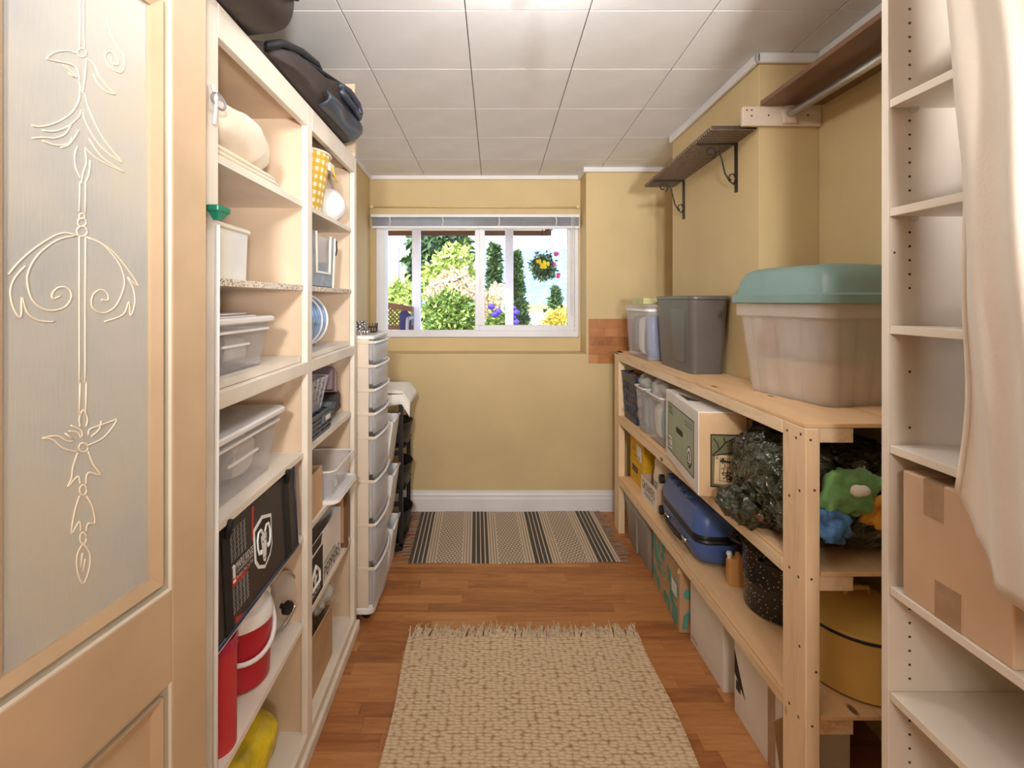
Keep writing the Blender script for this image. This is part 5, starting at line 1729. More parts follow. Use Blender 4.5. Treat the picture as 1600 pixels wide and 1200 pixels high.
# near end print
fr = Face((0.0, 0.0, 0), (1, 0, 0), (0, 0, 1))
g = G(); fr.rect(g, 0.040, 0.164, 0.035, 0.225); g.out('end_border', 'ink_black', t)
g = G(); fr.rect(g, 0.044, 0.164, 0.040, 0.220, 0.0012); g.out('end_print', 'print_olive', t)
g = G()
for st in ([(0.046, 0.15), (0.07, 0.17), (0.09, 0.195), (0.125, 0.215)], [(0.07, 0.17), (0.062, 0.195), (0.05, 0.21)], [(0.048, 0.148), (0.10, 0.158), (0.13, 0.165), (0.162, 0.185)], [(0.13, 0.165), (0.145, 0.155), (0.162, 0.158)], [(0.09, 0.195), (0.085, 0.215)]):
    fr.line(g, st, 0.005, 0.003)
for (x, y) in ((0.115, 0.19), (0.14, 0.20), (0.15, 0.172)):
    fr.poly(g, [(x, y + 0.009), (x + 0.005, y), (x + 0.003, y - 0.006), (x - 0.003, y - 0.006), (x - 0.005, y)], 0.002)
g.out('tree_print', 'ink_black', t)
def cardp(x, y):                       # slightly tilted playing card
    return (0.052 + x + y * 0.03, 0.048 + y - x * 0.06)
g = G(); fr.poly(g, [cardp(0, 0), cardp(0.082, 0), cardp(0.082, 0.105), cardp(0, 0.105)], 0.0022); g.out('card_face', 'paper_tan', t)
g = G()
fr.line(g, [cardp(0.018, 0.012), cardp(0.066, 0.012), cardp(0.066, 0.094), cardp(0.018, 0.094), cardp(0.018, 0.012)], 0.0018, 0.006)
for (cx, cy, s) in ((0.027, 0.084, 1.0), (0.056, 0.022, 0.9)):
    for (ox, oy) in ((0, 0.006), (-0.005, -0.001), (0.005, -0.001)):
        fr.poly(g, [cardp(cx + s * (ox + 0.0045 * math.cos(a)), cy + s * (oy + 0.0045 * math.sin(a))) for a in [2 * PI * i / 10 for i in range(10)]], 0.0028)
    fr.poly(g, [cardp(cx - 0.003, cy - 0.01), cardp(cx + 0.003, cy - 0.01), cardp(cx, cy + 0.003)], 0.0028)
# crowned figure
fr.poly(g, [cardp(0.032, 0.078), cardp(0.036, 0.090), cardp(0.040, 0.082), cardp(0.043, 0.091), cardp(0.047, 0.082), cardp(0.052, 0.090), cardp(0.055, 0.078)], 0.0028)
fr.line(g, [cardp(0.035, 0.076), cardp(0.034, 0.066), cardp(0.043, 0.058), cardp(0.052, 0.066), cardp(0.052, 0.076)], 0.003, 0.006)
fr.line(g, [cardp(0.022, 0.055), cardp(0.034, 0.062), cardp(0.028, 0.035), cardp(0.06, 0.030)], 0.0035, 0.006)
fr.line(g, [cardp(0.062, 0.055), cardp(0.052, 0.062), cardp(0.058, 0.045), cardp(0.024, 0.040)], 0.0035, 0.006)
fr.line(g, [cardp(0.043, 0.055), cardp(0.043, 0.016)], 0.004, 0.006)
fr.line(g, [cardp(0.030, 0.020), cardp(0.060, 0.045)], 0.003, 0.006)
g.out('king_print', 'ink_black', t)
fr.text('K', *cardp(0.004, 0.087), 0.010, 0.013, 'ink_black', t, 0.0030)

o = G().blob((0, 0, 0.12), (0.12, 0.34, 0.27), 0.55, 0.018, 18, 22, 77).out('patterned_bag', 'leather_brown', None, smooth=True)
o.location = (1.005, 2.14, z)
tag(o, 'mottled brown patterned bag behind the card carton', 'bag')

# big dark plastic bag at the near end
def crumple(p, q):
    n_ = noise.cell(Vector((p.x * 26, p.y * 26, p.z * 26)))
    k = noise.noise(Vector((p.x * 22, p.y * 30, p.z * 26)))
    k2 = noise.noise(Vector((p.x * 48, p.y * 40, p.z * 52)))
    s = Vector(q).normalized()
    lean = max(0, p.z) * 0.25
    return tuple(p + s * (0.012 * (1 - abs(k) * 2) + 0.008 * k2) + Vector((0.0, 0, 0)))
t = thing('bin_bag', 'shiny dark green plastic sack stuffed onto the middle shelf', 'bag', (1.035, 1.585, z))
G().blob((0, 0, 0.148), (0.40, 0.44, 0.285), 0.62, 0.0, 8, 46, 80, crumple, e2=0.62).out('body', 'bin_bag', t, smooth=True)
G().blob((-0.190, 0.06, 0.045), (0.12, 0.22, 0.085), 0.8, 0.012, 24, 22, 81, crumple).out('gathered_edge', 'bin_bag', t, smooth=True)
fr = Face((-0.226, -0.06, 0.062), (0, -1, 0), (0.35, 0, 1))
fr.text('DANGER', 0.0, 0.0, 0.05, 0.010, 'ink_red', t, 0.0)
for nm, lab, mt, loc, dim, sd in (('green_cloth', 'bright green stuffed cloth in front of the dark sack', 'cloth_green', (0.965, 1.348, z + 0.195), (0.155, 0.05, 0.115), 1),
                                  ('blue_cloth', 'blue and white patterned cloth tucked beside the post', 'cloth_blue', (0.915, 1.338, z + 0.115), (0.09, 0.035, 0.09), 2),
                                  ('orange_cloth', 'orange patterned cloth right of the green cloth', 'cloth_orange', (1.065, 1.340, z + 0.150), (0.12, 0.04, 0.09), 3)):
    o = G().blob((0, 0, 0), dim, 0.6, 0.02, 30, 26, 90 + sd, lambda p, q: (p.x + p.z * (0.35 if sd != 2 else -0.3), p.y, p.z)).out(nm, mt, None, smooth=True)
    o.location = loc
    tag(o, lab, 'cloth')
o = G().blob((0, 0, 0), (0.045, 0.02, 0.028), 0.8, 0.006, 30, 10, 95).out('white_patch', 'linen_white', None, smooth=True)
o.location = (0.975, 1.318, z + 0.215)
tag(o, 'white tag on the bright green cloth', 'tag')

# --- lower shelf
z = TOPS[2]
for k in range(2):
    t = thing('yellow_box', ('lower yellow carton with a black lettered strip', 'upper yellow carton with a white label')[k], 'box', (0.975, 2.995, z + 0.134 * k), 0, 'stacked yellow cartons')
    bx('body', 'carton_yellow', t, -0.072, 0.075, -0.134, 0.125, 0, 0.133, bevel=0.002)
    bx('lid_edge', 'carton_yellow', t, -0.074, 0.077, -0.136, 0.127, 0.108, 0.1335, bevel=0.002)
    fr = Face((-0.074, 0.127, 0), (0, -1, 0), (0, 0, 1))
    if k:
        g = G(); fr.rect(g, 0.145, 0.225, 0.022, 0.105, 0.001); g.out('label_patch', 'paper_white', t)
        fr.text('I2', 0.160, 0.028, 0.045, 0.016, 'ink_black', t, 0.0018)
        fr.text('A A', 0.055, 0.055, 0.05, 0.025, 'ink_black', t, 0.0012)
        fr.text('Yuko', 0.085, 0.022, 0.05, 0.018, 'ink_black', t, 0.0012)
    else:
        g = G(); fr.rect(g, 0.05, 0.15, 0.068, 0.100, 0.001); g.out('name_strip', 'ink_black', t)
        fr.text('ECCO BOX', 0.055, 0.074, 0.09, 0.019, 'carton_yellow', t, 0.0016)
t = thing('growers_tray', 'open white carton tray lettered GROWERS in front of the yellow boxes', 'box', (0.965, 2.715, z))
g = G()
hw, hd, hh = 0.083, 0.125, 0.115
o_ = [(-hw, -hd), (hw, -hd), (hw, hd), (-hw, hd)]
i_ = [(-hw + .004, -hd + .004), (hw - .004, -hd + .004), (hw - .004, hd - .004), (-hw + .004, hd - .004)]
g.loft([[(x, y, 0) for x, y in o_], [(x, y, hh) for x, y in o_], [(x, y, hh) for x, y in i_], [(x, y, 0.005) for x, y in i_]])
g.out('body', 'cardboard_pale', t)
fr = Face((-hw, hd, 0), (0, -1, 0), (0, 0, 1))
g = G(); fr.rect(g, 0.0, 0.25, 0.0, hh, 0.0006); g.out('front_panel', 'carton_white', t)
fr.text('GROWERS', 0.022, 0.052, 0.205, 0.045, 'ink_black', t, 0.0012)
fr.text('RESERVE', 0.06, 0.022, 0.14, 0.020, 'ink_black', t, 0.0012)
t = thing('paper_sack', 'crumpled white printed sack standing in the GROWERS tray', 'sack', (0.975, 2.665, z + 0.006))
G().blob((0, 0, 0.15), (0.13, 0.13, 0.29), 0.6, 0.014, 16, 20, 99, lambda p, q: (p.x * (1.05 - p.z), p.y * (1.05 - p.z), p.z)).out('body', 'linen_cream', t, smooth=True)
fr = Face((-0.072, 0.03, 0.10), (0, -1, 0.0), (0.1, 0, 1))
fr.text('RICE', -0.01, 0.0, 0.07, 0.03, 'ink_black', t, 0.004)

t = thing('suitcase', 'blue hard-shell suitcase lying flat with a dark expansion band', 'suitcase', (0.962, 2.285, z + 0.002), math.radians(-3))
w, d = 0.185, 0.49
for nm, z0, z1, taper in (('lower_shell', 0.0, 0.095, 1), ('upper_shell', 0.130, 0.235, -1)):
    g = G()
    if taper == 1:
        ls = [(0.05, z0), (0.02, z0 + 0.012), (0.006, z0 + 0.035), (0.0, z0 + 0.07), (0.0, z1)]
    else:
        ls = [(0.0, z0), (0.0, z0 + 0.025), (0.006, z0 + 0.06), (0.02, z1 - 0.012), (0.05, z1)]
    g.loft([rrect(0, 0, w - 2 * i, d - 2 * i, 0.055, zz, 8) for i, zz in ls])
    sh_ = g.out(nm, 'suitcase_blue', t, smooth=45)
    if taper == -1:
        for k in range(4):
            G().blob((-0.045, 0.17 - k * 0.085, z1 - 0.004), (0.07, 0.045, 0.02), 0.5, n=10).out('ridge', 'suitcase_blue', sh_, smooth=True)
        G().blob((0.02, 0.0, z1 - 0.003), (0.06, 0.40, 0.012), 0.4, n=12).out('ridge', 'suitcase_blue', sh_, smooth=True)
band = G().loft([rrect(0, 0, w - 0.004, d - 0.004, 0.053, 0.094, 8), rrect(0, 0, w + 0.002, d + 0.002, 0.056, 0.102, 8), rrect(0, 0, w - 0.006, d - 0.006, 0.052, 0.110, 8), rrect(0, 0, w + 0.003, d + 0.003, 0.056, 0.118, 8), rrect(0, 0, w - 0.004, d - 0.004, 0.053, 0.131, 8)])
band.out('zip_band', 'black_plastic', t, smooth=45)
hdl = G().tube([(-w / 2 - 0.002, 0.11, 0.066), (-w / 2 - 0.020, 0.10, 0.066), (-w / 2 - 0.026, 0.04, 0.064), (-w / 2 - 0.026, -0.06, 0.064), (-w / 2 - 0.020, -0.12, 0.066), (-w / 2 - 0.002, -0.13, 0.066)], 0.009, 8).out('handle', 'black_plastic', t, smooth=True)
for yy in (0.105, -0.125):
    G().blob((-w / 2 - 0.008, yy, 0.066), (0.024, 0.045, 0.022), 0.6, n=10).out('handle_mount', 'steel', hdl, smooth=True)
for yy, xx in ((0.225, -0.07), (0.225, 0.07)):
    for zz in (0.035, 0.19):
        G().lathe([(0.012, -0.012), (0.022, -0.010), (0.022, 0.010), (0.012, 0.012)], 14, (xx - 0.014, yy + 0.022, zz), 'x').out('wheel', 'rubber', t, smooth=40)

t = thing('wooden_flask', 'small flat wooden box with a cork knob beside the speckled pot', 'box', (0.966, 1.935, z), math.radians(-8))
g = G()
pf = [(-0.036, 0), (0.040, 0), (0.040, 0.088), (0.028, 0.102), (0.010, 0.105), (0.010, 0.118), (-0.002, 0.118), (-0.004, 0.104), (-0.026, 0.102), (-0.036, 0.088)]
g.loft([[(x, -0.018, zz) for x, zz in pf], [(x, 0.018, zz) for x, zz in pf]])
g.out('body', 'cork_wood', t, bevel=0.002)
G().lathe([(0.006, 0.0), (0.008, 0.012), (0.011, 0.018), (0.008, 0.026)], 12, (-0.030, 0.0, 0.098), 'z').out('knob', 'white_plastic', t, smooth=40)

t = thing('speckled_pot', 'black speckled enamel canning pot behind the near post', 'pot', (1.062, 1.79, z))
G().lathe([(0.120, 0.0), (0.132, 0.006), (0.135, 0.10), (0.137, 0.106), (0.135, 0.112), (0.136, 0.205), (0.141, 0.210), (0.141, 0.216), (0.130, 0.214)], 44).out('body', 'enamel_speckled', t, smooth=40)
ld = G().lathe([(0.142, 0.217), (0.142, 0.222), (0.10, 0.238), (0.05, 0.246), (0.01, 0.248)], 44).out('lid', 'enamel_speckled', t, smooth=40)
G().lathe([(0.008, 0.246), (0.008, 0.258), (0.022, 0.264), (0.02, 0.276), (0.006, 0.278)], 18).out('knob', 'black_plastic', ld, smooth=40)
for s in (-1, 1):
    G().tube([(s * 0.05 - 0.12, 0.085 * 0 + s * 0.0 + (0.06 if s > 0 else -0.05), 0.20), (-0.165, 0.03 * s, 0.212), (-0.165, -0.03 * s, 0.212), (-0.13, -0.05, 0.20)][:4] if False else
             [(0.128 * math.cos(a0), 0.128 * math.sin(a0), 0.195) if i in (0, 4) else (0.172 * math.cos(a0), 0.172 * math.sin(a0), 0.205) for i, a0 in enumerate([math.radians(135 * s + dd) for dd in (-20, -14, 0, 14, 20)])], 0.007, 7).out('handle', 'enamel_speckled', t, smooth=True)

t = thing('yellow_pot', 'mustard yellow enamel stockpot with a lid at the near end', 'pot', (1.09, 1.487, z))
G().lathe([(0.135, 0.0), (0.148, 0.008), (0.150, 0.160), (0.150, 0.166)], 48).out('body', 'enamel_yellow', t, smooth=40)
G().lathe([(0.1535, 0.164), (0.154, 0.168), (0.1535, 0.172)], 48).out('rim', 'iron_black', t, smooth=True)
ld = G().lathe([(0.152, 0.171), (0.150, 0.180), (0.11, 0.205), (0.05, 0.220), (0.01, 0.222)], 48).out('lid', 'enamel_yellow', t, smooth=40)
G().tube([(-0.035, 0, 0.220), (-0.03, 0, 0.242), (0.03, 0, 0.242), (0.035, 0, 0.220)], 0.007, 7).out('lid_handle', 'enamel_yellow', ld, smooth=True)
for s in (-1, 1):
    G().tube([(0.149 * math.cos(a0), 0.149 * math.sin(a0), 0.13) if i in (0, 4) else (0.172 * math.cos(a0), 0.172 * math.sin(a0), 0.135) for i, a0 in enumerate([math.radians(90 * s + 90 * (s < 0) + dd) for dd in (-18, -12, 0, 12, 18)])], 0.006, 7).out('handle', 'enamel_yellow', t, smooth=True)

# --- on the floor under the rack
t = thing('floor_tote', 'warm grey storage tote on the floor under the rack', 'tote', (0.99, 2.885, 0.0))
g = G()
w, d = 0.26, 0.44
g.loft([rrect(0, 0, w - 0.04, d - 0.04, 0.03, 0.0), rrect(0, 0, w - 0.034, d - 0.034, 0.035, 0.008), rrect(0, 0, w - 0.01, d - 0.01, 0.035, 0.225), rrect(0, 0, w + 0.006, d + 0.006, 0.04, 0.23), rrect(0, 0, w + 0.006, d + 0.006, 0.04, 0.262), rrect(0, 0, w, d, 0.04, 0.266)])
g.out('body', 'floor_tote_grey', t, smooth=40)
slab(w + 0.012, d + 0.012, 0.02, 0.04, 0.264).out('lid', 'floor_tote_grey', t, smooth=40)
bx('side_rib', 'floor_tote_grey', t, -w / 2 + 0.002, -w / 2 + 0.014, -0.02, -0.008, 0.012, 0.228)

def teal_spots(fr, w, h, seed):
    g = G()
    r_ = random.Random(seed)
    for k in range(24):
        cx, cy, rr_ = r_.uniform(0.02, w - 0.02), r_.uniform(0.02, h - 0.02), r_.uniform(0.018, 0.05)
        pts = []
        for i in range(9):
            a = 2 * PI * i / 9
            q = rr_ * r_.uniform(0.55, 1.1)
            pts.append((min(max(cx + q * math.cos(a), 0.002), w - 0.002), min(max(cy + q * math.sin(a) * 1.2, 0.002), h - 0.002)))
        fr.poly(g, pts, 0.0005 + 0.00003 * k)
    return g
t = thing('teal_carton', 'brown cardboard box printed with teal shapes on the floor', 'box', (0.848, 2.20, 0.0), math.radians(-3))
bw_, bl_, bh_ = 0.20, 0.40, 0.285
bx('body', 'cardboard', t, 0, bw_, 0, bl_, 0, bh_, bevel=0.002)
fr = Face((0, bl_, 0), (0, -1, 0), (0, 0, 1))
teal_spots(fr, bl_, bh_, 4).out('teal_print', 'print_teal', t)
fr.text('FRESH', 0.13, 0.10, 0.12, 0.09, 'cardboard_pale', t, 0.0018, 0.2)
g = G(); fr.rect(g, 0.30, 0.365, 0.13, 0.185, 0.0020); g.out('address_label', 'paper_white', t)
fr = Face((0, 0, 0), (1, 0, 0), (0, 0, 1))
g = G()
fr.line(g, [(0.02, 0.02), (0.025, 0.07), (0.055, 0.10), (0.09, 0.10), (0.13, 0.08)], 0.022, 0.002)
fr.poly(g, [(0.035 + 0.018 * math.cos(a), 0.165 + 0.022 * math.sin(a)) for a in [2 * PI * i / 12 for i in range(12)]])
g.out('teal_print', 'print_teal', t)
g = G(); fr.rect(g, 0.06, 0.12, 0.165, 0.185, 0.001); g.out('tape_label', 'paper_white', t)
G().hexa([(-0.012, -0.014, 0.262), (0.075, -0.014, 0.255), (0.075, -0.010, 0.258), (-0.012, -0.010, 0.265), (0.0, 0.0, 0.284), (0.09, 0.0, 0.284), (0.09, 0.003, 0.287), (0.0, 0.003, 0.287)]).out('flap', 'cardboard', t)

t = thing('white_carton', 'plain white carton with small black print on the floor', 'box', (0.877, 1.862, 0.0))
bw_, bl_, bh_ = 0.18, 0.295, 0.292
bx('body', 'carton_white', t, 0, bw_, 0, bl_, 0, bh_, bevel=0.003)
fr = Face((0, bl_, 0), (0, -1, 0), (0, 0, 1))
fr.text('12x750ML', 0.010, 0.262, 0.085, 0.013, 'ink_black', t, 0.0009)
fr.text('1800 ML', 0.012, 0.020, 0.065, 0.011, 'ink_black', t, 0.0009)
fr.text('WINE', 0.195, 0.262, 0.045, 0.008, 'ink_black', t, 0.0009)
t = thing('arrow_carton', 'white carton with a black triangle and barcode label nearest on the floor', 'box', (0.880, 1.50, 0.0))
bw_, bl_, bh_ = 0.20, 0.285, 0.285
bx('body', 'carton_white', t, 0, bw_, 0, bl_, 0, bh_, bevel=0.002)
fr = Face((0, bl_, 0), (0, -1, 0), (0, 0, 1))
g = G(); fr.poly(g, [(0.002, 0.215), (0.075, 0.090), (0.002, 0.135)]); g.out('triangle_print', 'ink_black', t)
g = G()
for i in range(9):
    fr.rect(g, 0.012 + i * 0.0036, 0.012 + i * 0.0036 + (0.002 if i % 3 else 0.001), 0.085, 0.118)
g.out('barcode', 'ink_black', t)
fr.text('CONTENTS', 0.012, 0.262, 0.06, 0.007, 'ink_black', t, 0.0009)
fr.text('FRAGILE', 0.10, 0.255, 0.05, 0.008, 'ink_black', t, 0.0009)
bx('tape', 'packing_tape', t, -0.0006, 0.0006, 0.035, 0.075, 0.002, 0.283)
G().hexa([(-0.004, -0.012, 0.0), (0.10, -0.012, 0.0), (0.10, -0.009, 0.0), (-0.004, -0.009, 0.0), (-0.03, -0.006, 0.20), (0.10, -0.004, 0.24), (0.10, -0.001, 0.24), (-0.03, -0.003, 0.20)]).out('flap', 'cardboard', t)

# ------------------------------------------------------------------ shelf, rod and bracket board on the chase
t = thing('woven_shelf', 'dark woven wall shelf on two scrolled iron brackets', 'shelf', (1.068, 2.42, 2.08))
g = G()
sl_ = lambda yy: -0.042 * (yy / 0.43) * 0.42
ys = (-0.43, 0.43)
g.hexa([(-0.178, ys[0], sl_(ys[0])), (0, ys[0], sl_(ys[0])), (0, ys[1], sl_(ys[1])), (-0.165, ys[1], sl_(ys[1])),
        (-0.178, ys[0], sl_(ys[0]) + 0.016), (0, ys[0], sl_(ys[0]) + 0.016), (0, ys[1], sl_(ys[1]) + 0.016), (-0.165, ys[1], sl_(ys[1]) + 0.016)])
g.out('board', 'woven_brown', t, bevel=0.004)
for yy in (-0.275, 0.285):
    zz = sl_(yy)
    b = G().box(-0.006, 0.0, yy - 0.009, yy + 0.009, zz - 0.205, zz - 0.001).out('bracket', 'iron_black', t)
    G().box(-0.165, 0.0, yy - 0.009, yy + 0.009, zz - 0.006, zz - 0.0005).out('bracket_arm', 'iron_black', b)
    pts = []
    for i in range(11):                                   # upper scroll
        a = math.radians(-60 - i * 36)
        r = 0.010 + 0.0016 * i
        pts.append((-0.112 + r * math.cos(a), yy, zz - 0.038 + r * math.sin(a)))
    pts += [(-0.075, yy, zz - 0.030), (-0.062, yy, zz - 0.075), (-0.050, yy, zz - 0.125), (-0.030, yy, zz - 0.160), (-0.014, yy, zz - 0.172)]
    pts += [(-0.004, yy, zz - 0.150), (-0.014, yy, zz - 0.128), (-0.030, yy, zz - 0.132), (-0.034, yy, zz - 0.148), (-0.024, yy, zz - 0.156)]
    G().tube(pts, 0.0032, 6).out('scroll', 'iron_black', b, smooth=True)

t = thing('bracket_board', 'cream painted board screwed across the chase to hold the closet rod', 'board', (1.0, 1.955, 2.100))
bx('board', 'bracket_cream', t, -0.003, 0.298, 0.0, 0.017, 0.0, 0.074, bevel=0.002)
g = G()
for (xx, zz) in ((0.012, 0.06), (0.030, 0.06), (0.030, 0.038), (0.095, 0.040), (0.245, 0.040)):
    g.lathe([(0.0035, -0.001), (0.0035, 0.003)], 8, (xx, 0, zz), 'y')
g.out('screw', 'screw_dark', t)
t = thing('closet_rod', 'round aluminium closet rod running from the bracket board to the closet', 'rod', (1.172, 1.95, 2.142))
G().tube([(0, 0.004, 0), (0, -0.93, 0.008)], 0.015, 18).out('tube', 'aluminium', t, smooth=True)
fl = G().lathe([(0.030, -0.004), (0.030, 0.003)], 20, (0, 0, 0.004), 'y').out('flange', 'bracket_cream', t, smooth=40)
G().box(-0.026, 0.026, -0.006, 0.003, -0.035, 0.004).out('cup', 'bracket_cream', fl, bevel=0.004)
o = G().box(0, 0.235, -0.93, 0.0, 0, 0.018).out('closet_shelf', 'brown_board', None, bevel=0.002)
o.location = (1.062, 1.952, 2.1755)
o.rotation_euler = (0, 0, math.radians(-1.2))
tag(o, 'dark brown board shelf resting above the closet rod', 'shelf')

# ------------------------------------------------------------------ white closet tower on the right edge
C = thing('closet_tower', 'white melamine closet tower with open shelves on the right edge', 'closet', (0, 0, 0))
CX, CB = 0.800, 1.296
YA, YB = 0.40, 1.007
p = bx('side_panel', 'melamine_panel', C, CX + 0.001, CB, YB, YB + 0.016, 0.0, 2.38)
bx('edge_band', 'melamine', p, CX - 0.0005, CX + 0.001, YB, YB + 0.016, 0.0, 2.38)
g = G()
k = 0
zz = 0.30
while zz < 2.2:
    if not any(abs(zz - s) < 0.018 for s in (1.82, 1.605, 1.375, 1.14, 0.865, 0.655)) and not (1.00 < zz < 1.36 and k % 4) and not (1.39 < zz < 1.44) and not (0.88 < zz < 1.1):
        g.lathe([(0.0026, YB - 0.0006), (0.0026, YB + 0.002)], 8, (CX + 0.042, 0, zz), 'y')
    zz += 0.0275
    k += 1
g.lathe([(0.0022, YB - 0.0006), (0.0022, YB + 0.002)], 8, (CX + 0.012, 0, 1.525), 'y')
g.out('peg_holes', 'hole_dark', p)
bx('side_panel', 'melamine_panel', C, CX, CB, YA - 0.016, YA, 0.0, 2.38)
bx('back_panel', 'melamine_panel', C, CB - 0.006, CB, YA, YB, 0.0, 2.38)
for zt in (1.826, 1.612, 1.381, 1.146, 0.868, 0.660, 0.42, 0.10):
    s = bx('shelf', 'melamine', C, CX + 0.002, CB - 0.007, YA + 0.0005, YB - 0.0008, zt - 0.016, zt, bevel=0.001)
    if zt in (1.826, 1.612):
        G().blob((CX + 0.045, YB - 0.006, zt - 0.021), (0.016, 0.014, 0.012), 0.6, n=8).out('shelf_clip', 'clear_plastic', s, smooth=True)

t = thing('taped_box', 'plain brown cardboard box sealed with clear tape in the closet', 'box', (0.806, 0.775, 0.868))
bx('body', 'cardboard_pale', t, 0, 0.40, 0, 0.205, 0, 0.238, bevel=0.003)
for (y0, y1, z0, z1) in ((0.118, 0.158, 0.172, 0.2385), (0.085, 0.135, -0.0, 0.066)):
    bx('tape', 'packing_tape', t, -0.0006, 0.0008, y0, y1, z0, z1)
bx('tape', 'packing_tape', t, -0.0006, 0.38, 0.118, 0.158, 0.2378, 0.2388)

# hanging cream garment
t = thing('hanging_robe', 'cream cotton robe hanging down in front of the closet shelves', 'garment', (0.715, 0.62, 0.98))
def hem(u):                      # u 0 far edge .. 1 near edge
    return 0.03 + 0.006 * math.sin(u * 8) + (0.12 * (1 - u / 0.2) ** 2 if u < 0.2 else 0.0)
def robe(u, w_):
    zt = 1.30
    zb = hem(u)
    zz = zb + (zt - zb) * w_
    wdt = 0.44 - 0.05 * w_ + 0.03 * math.sin(3.0 * w_ + 0.6)
    far = 0.182 + 0.045 * w_ ** 2 - 0.010 * math.sin(PI * w_)
    yy = far - u * wdt
    fold = 0.020 * math.sin(u * 13 + 1.6 * w_) + 0.012 * math.sin(u * 27 + 3 * w_) + 0.02 * noise.noise(Vector((u * 3, w_ * 4, 3)))
    fold *= 0.55 + 0.6 * (1 - w_)
    xx = 0.0 + fold - 0.012 * math.sin(w_ * 3)
    if u < 0.06:
        xx += (0.06 - u) * 0.5
    return (xx, yy, zz)
G().grid(robe, 70, 60).out('front_panel', 'garment_cream', t, smooth=True, solid=0.004)
def robe2(u, w_):
    x, y, zz = robe(0.62 + 0.38 * u, w_)
    return (x - 0.018 - 0.012 * math.sin(u * PI), y, zz)
G().grid(robe2, 30, 50).out('overlap_panel', 'garment_cream', t, smooth=True, solid=0.004)
G().tube([robe(0.0, w_ / 40) for w_ in range(41)], 0.004, 6).out('seam', 'garment_cream', t, smooth=True)
G().tube([(0.0, 0.17, 1.28), (0.0, -0.03, 1.345), (0.0, -0.24, 1.28)], 0.009, 8).out('hanger', 'brown_board', t, smooth=True)
G().tube([(0.0, -0.03, 1.345), (0.0, -0.03, 1.37), (0.02, -0.03, 1.385), (0.045, -0.03, 1.395)], 0.003, 6).out('hook', 'steel', t)

# ------------------------------------------------------------------ outside the window
def ground(name, mat, x0, x1, y0, y1, z):
    o = bx(name, mat, None, x0, x1, y0, y1, z - 0.3, z)
    return struct(o)
ground('garden_lawn', 'lawn', -60, 60, 9.0, 160, 0.45)
ground('patio', 'concrete', -12, 12, 3.92, 9.0, 0.55)
P_ = thing('porch', 'white porch posts under a brown-edged porch roof outside', 'porch', (0, 7.0, 0.55))
for xx in (-0.905, 0.365):
    p = bx('post', 'post_white', P_, xx - 0.055, xx + 0.055, -0.055, 0.055, 0.0, 1.85, bevel=0.004)
bx('beam', 'soffit_cream', P_, -4.0, 0.86, -0.06, 0.06, 1.85, 1.97)
bx('soffit', 'soffit_cream', P_, -4.0, 0.92, -2.9, 0.2, 1.93, 1.95)
bx('fascia', 'fascia_brown', P_, -4.0, 0.97, 0.20, 0.23, 1.80, 2.0)
bx('fascia', 'fascia_brown', P_, 0.93, 0.97, -2.9, 0.20, 1.86, 2.0)
bx('roof', 'fascia_brown', P_, -4.0, 0.98, -2.95, 0.24, 1.99, 2.03)

# bench with lattice back
B_ = thing('garden_bench', 'brown lattice-backed garden bench beyond the left post', 'bench', (-1.47, 6.6, 0.55))
top = [(-0.6 + 1.16 * i / 12, 0.80 + 0.07 * math.sin(PI * i / 12)) for i in range(13)]
g = G()
g.loft([[(x, 0.10, zz) for x, zz in top] + [(x, 0.10, zz - 0.07) for x, zz in reversed(top)], [(x, 0.14, zz) for x, zz in top] + [(x, 0.14, zz - 0.07) for x, zz in reversed(top)]])
g.out('top_rail', 'bench_wood', B_)
bx('lower_rail', 'bench_wood', B_, -0.6, 0.56, 0.10, 0.14, 0.50, 0.56)
for k in range(26):
    for s in (-1, 1):
        x0 = -0.72 + k * 0.056
        xa, xb = (x0, x0 + 0.22) if s > 0 else (x0 + 0.22, x0)
        za, zb = 0.56, 0.78
        if max(xa, xb) > 0.56:
            continue
        G().tube([(xa, 0.12, za), (xb, 0.12, zb)], 0.010, 4).out('lattice_slat', 'bench_wood', B_)
for k in range(5):
    bx('seat_slat', 'bench_wood', B_, -0.6, 0.56, -0.36 + k * 0.09, -0.29 + k * 0.09, 0.40, 0.425)
for s in (-0.6, 0.55):
    G().tube([(s, 0.12, 0.80), (s, 0.13, 0.42), (s, 0.17, 0.0)], 0.022, 6).out('leg', 'bench_iron', B_, smooth=True)
    G().tube([(s, -0.36, 0.0), (s, -0.36, 0.40), (s, -0.36, 0.60), (s, -0.30, 0.66), (s, 0.1, 0.66)], 0.022, 6).out('armrest', 'bench_iron', B_, smooth=True)
o = G().blob((0, 0, 0.15), (0.15, 0.10, 0.26), 0.8, 0.02, 8, 16, 3).out('bench_cushion', 'purple_cloth', None, smooth=True)
o.location = (-1.00, 6.58, 1.02)
tag(o, 'dark purple cushion at the end of the garden bench', 'cushion')

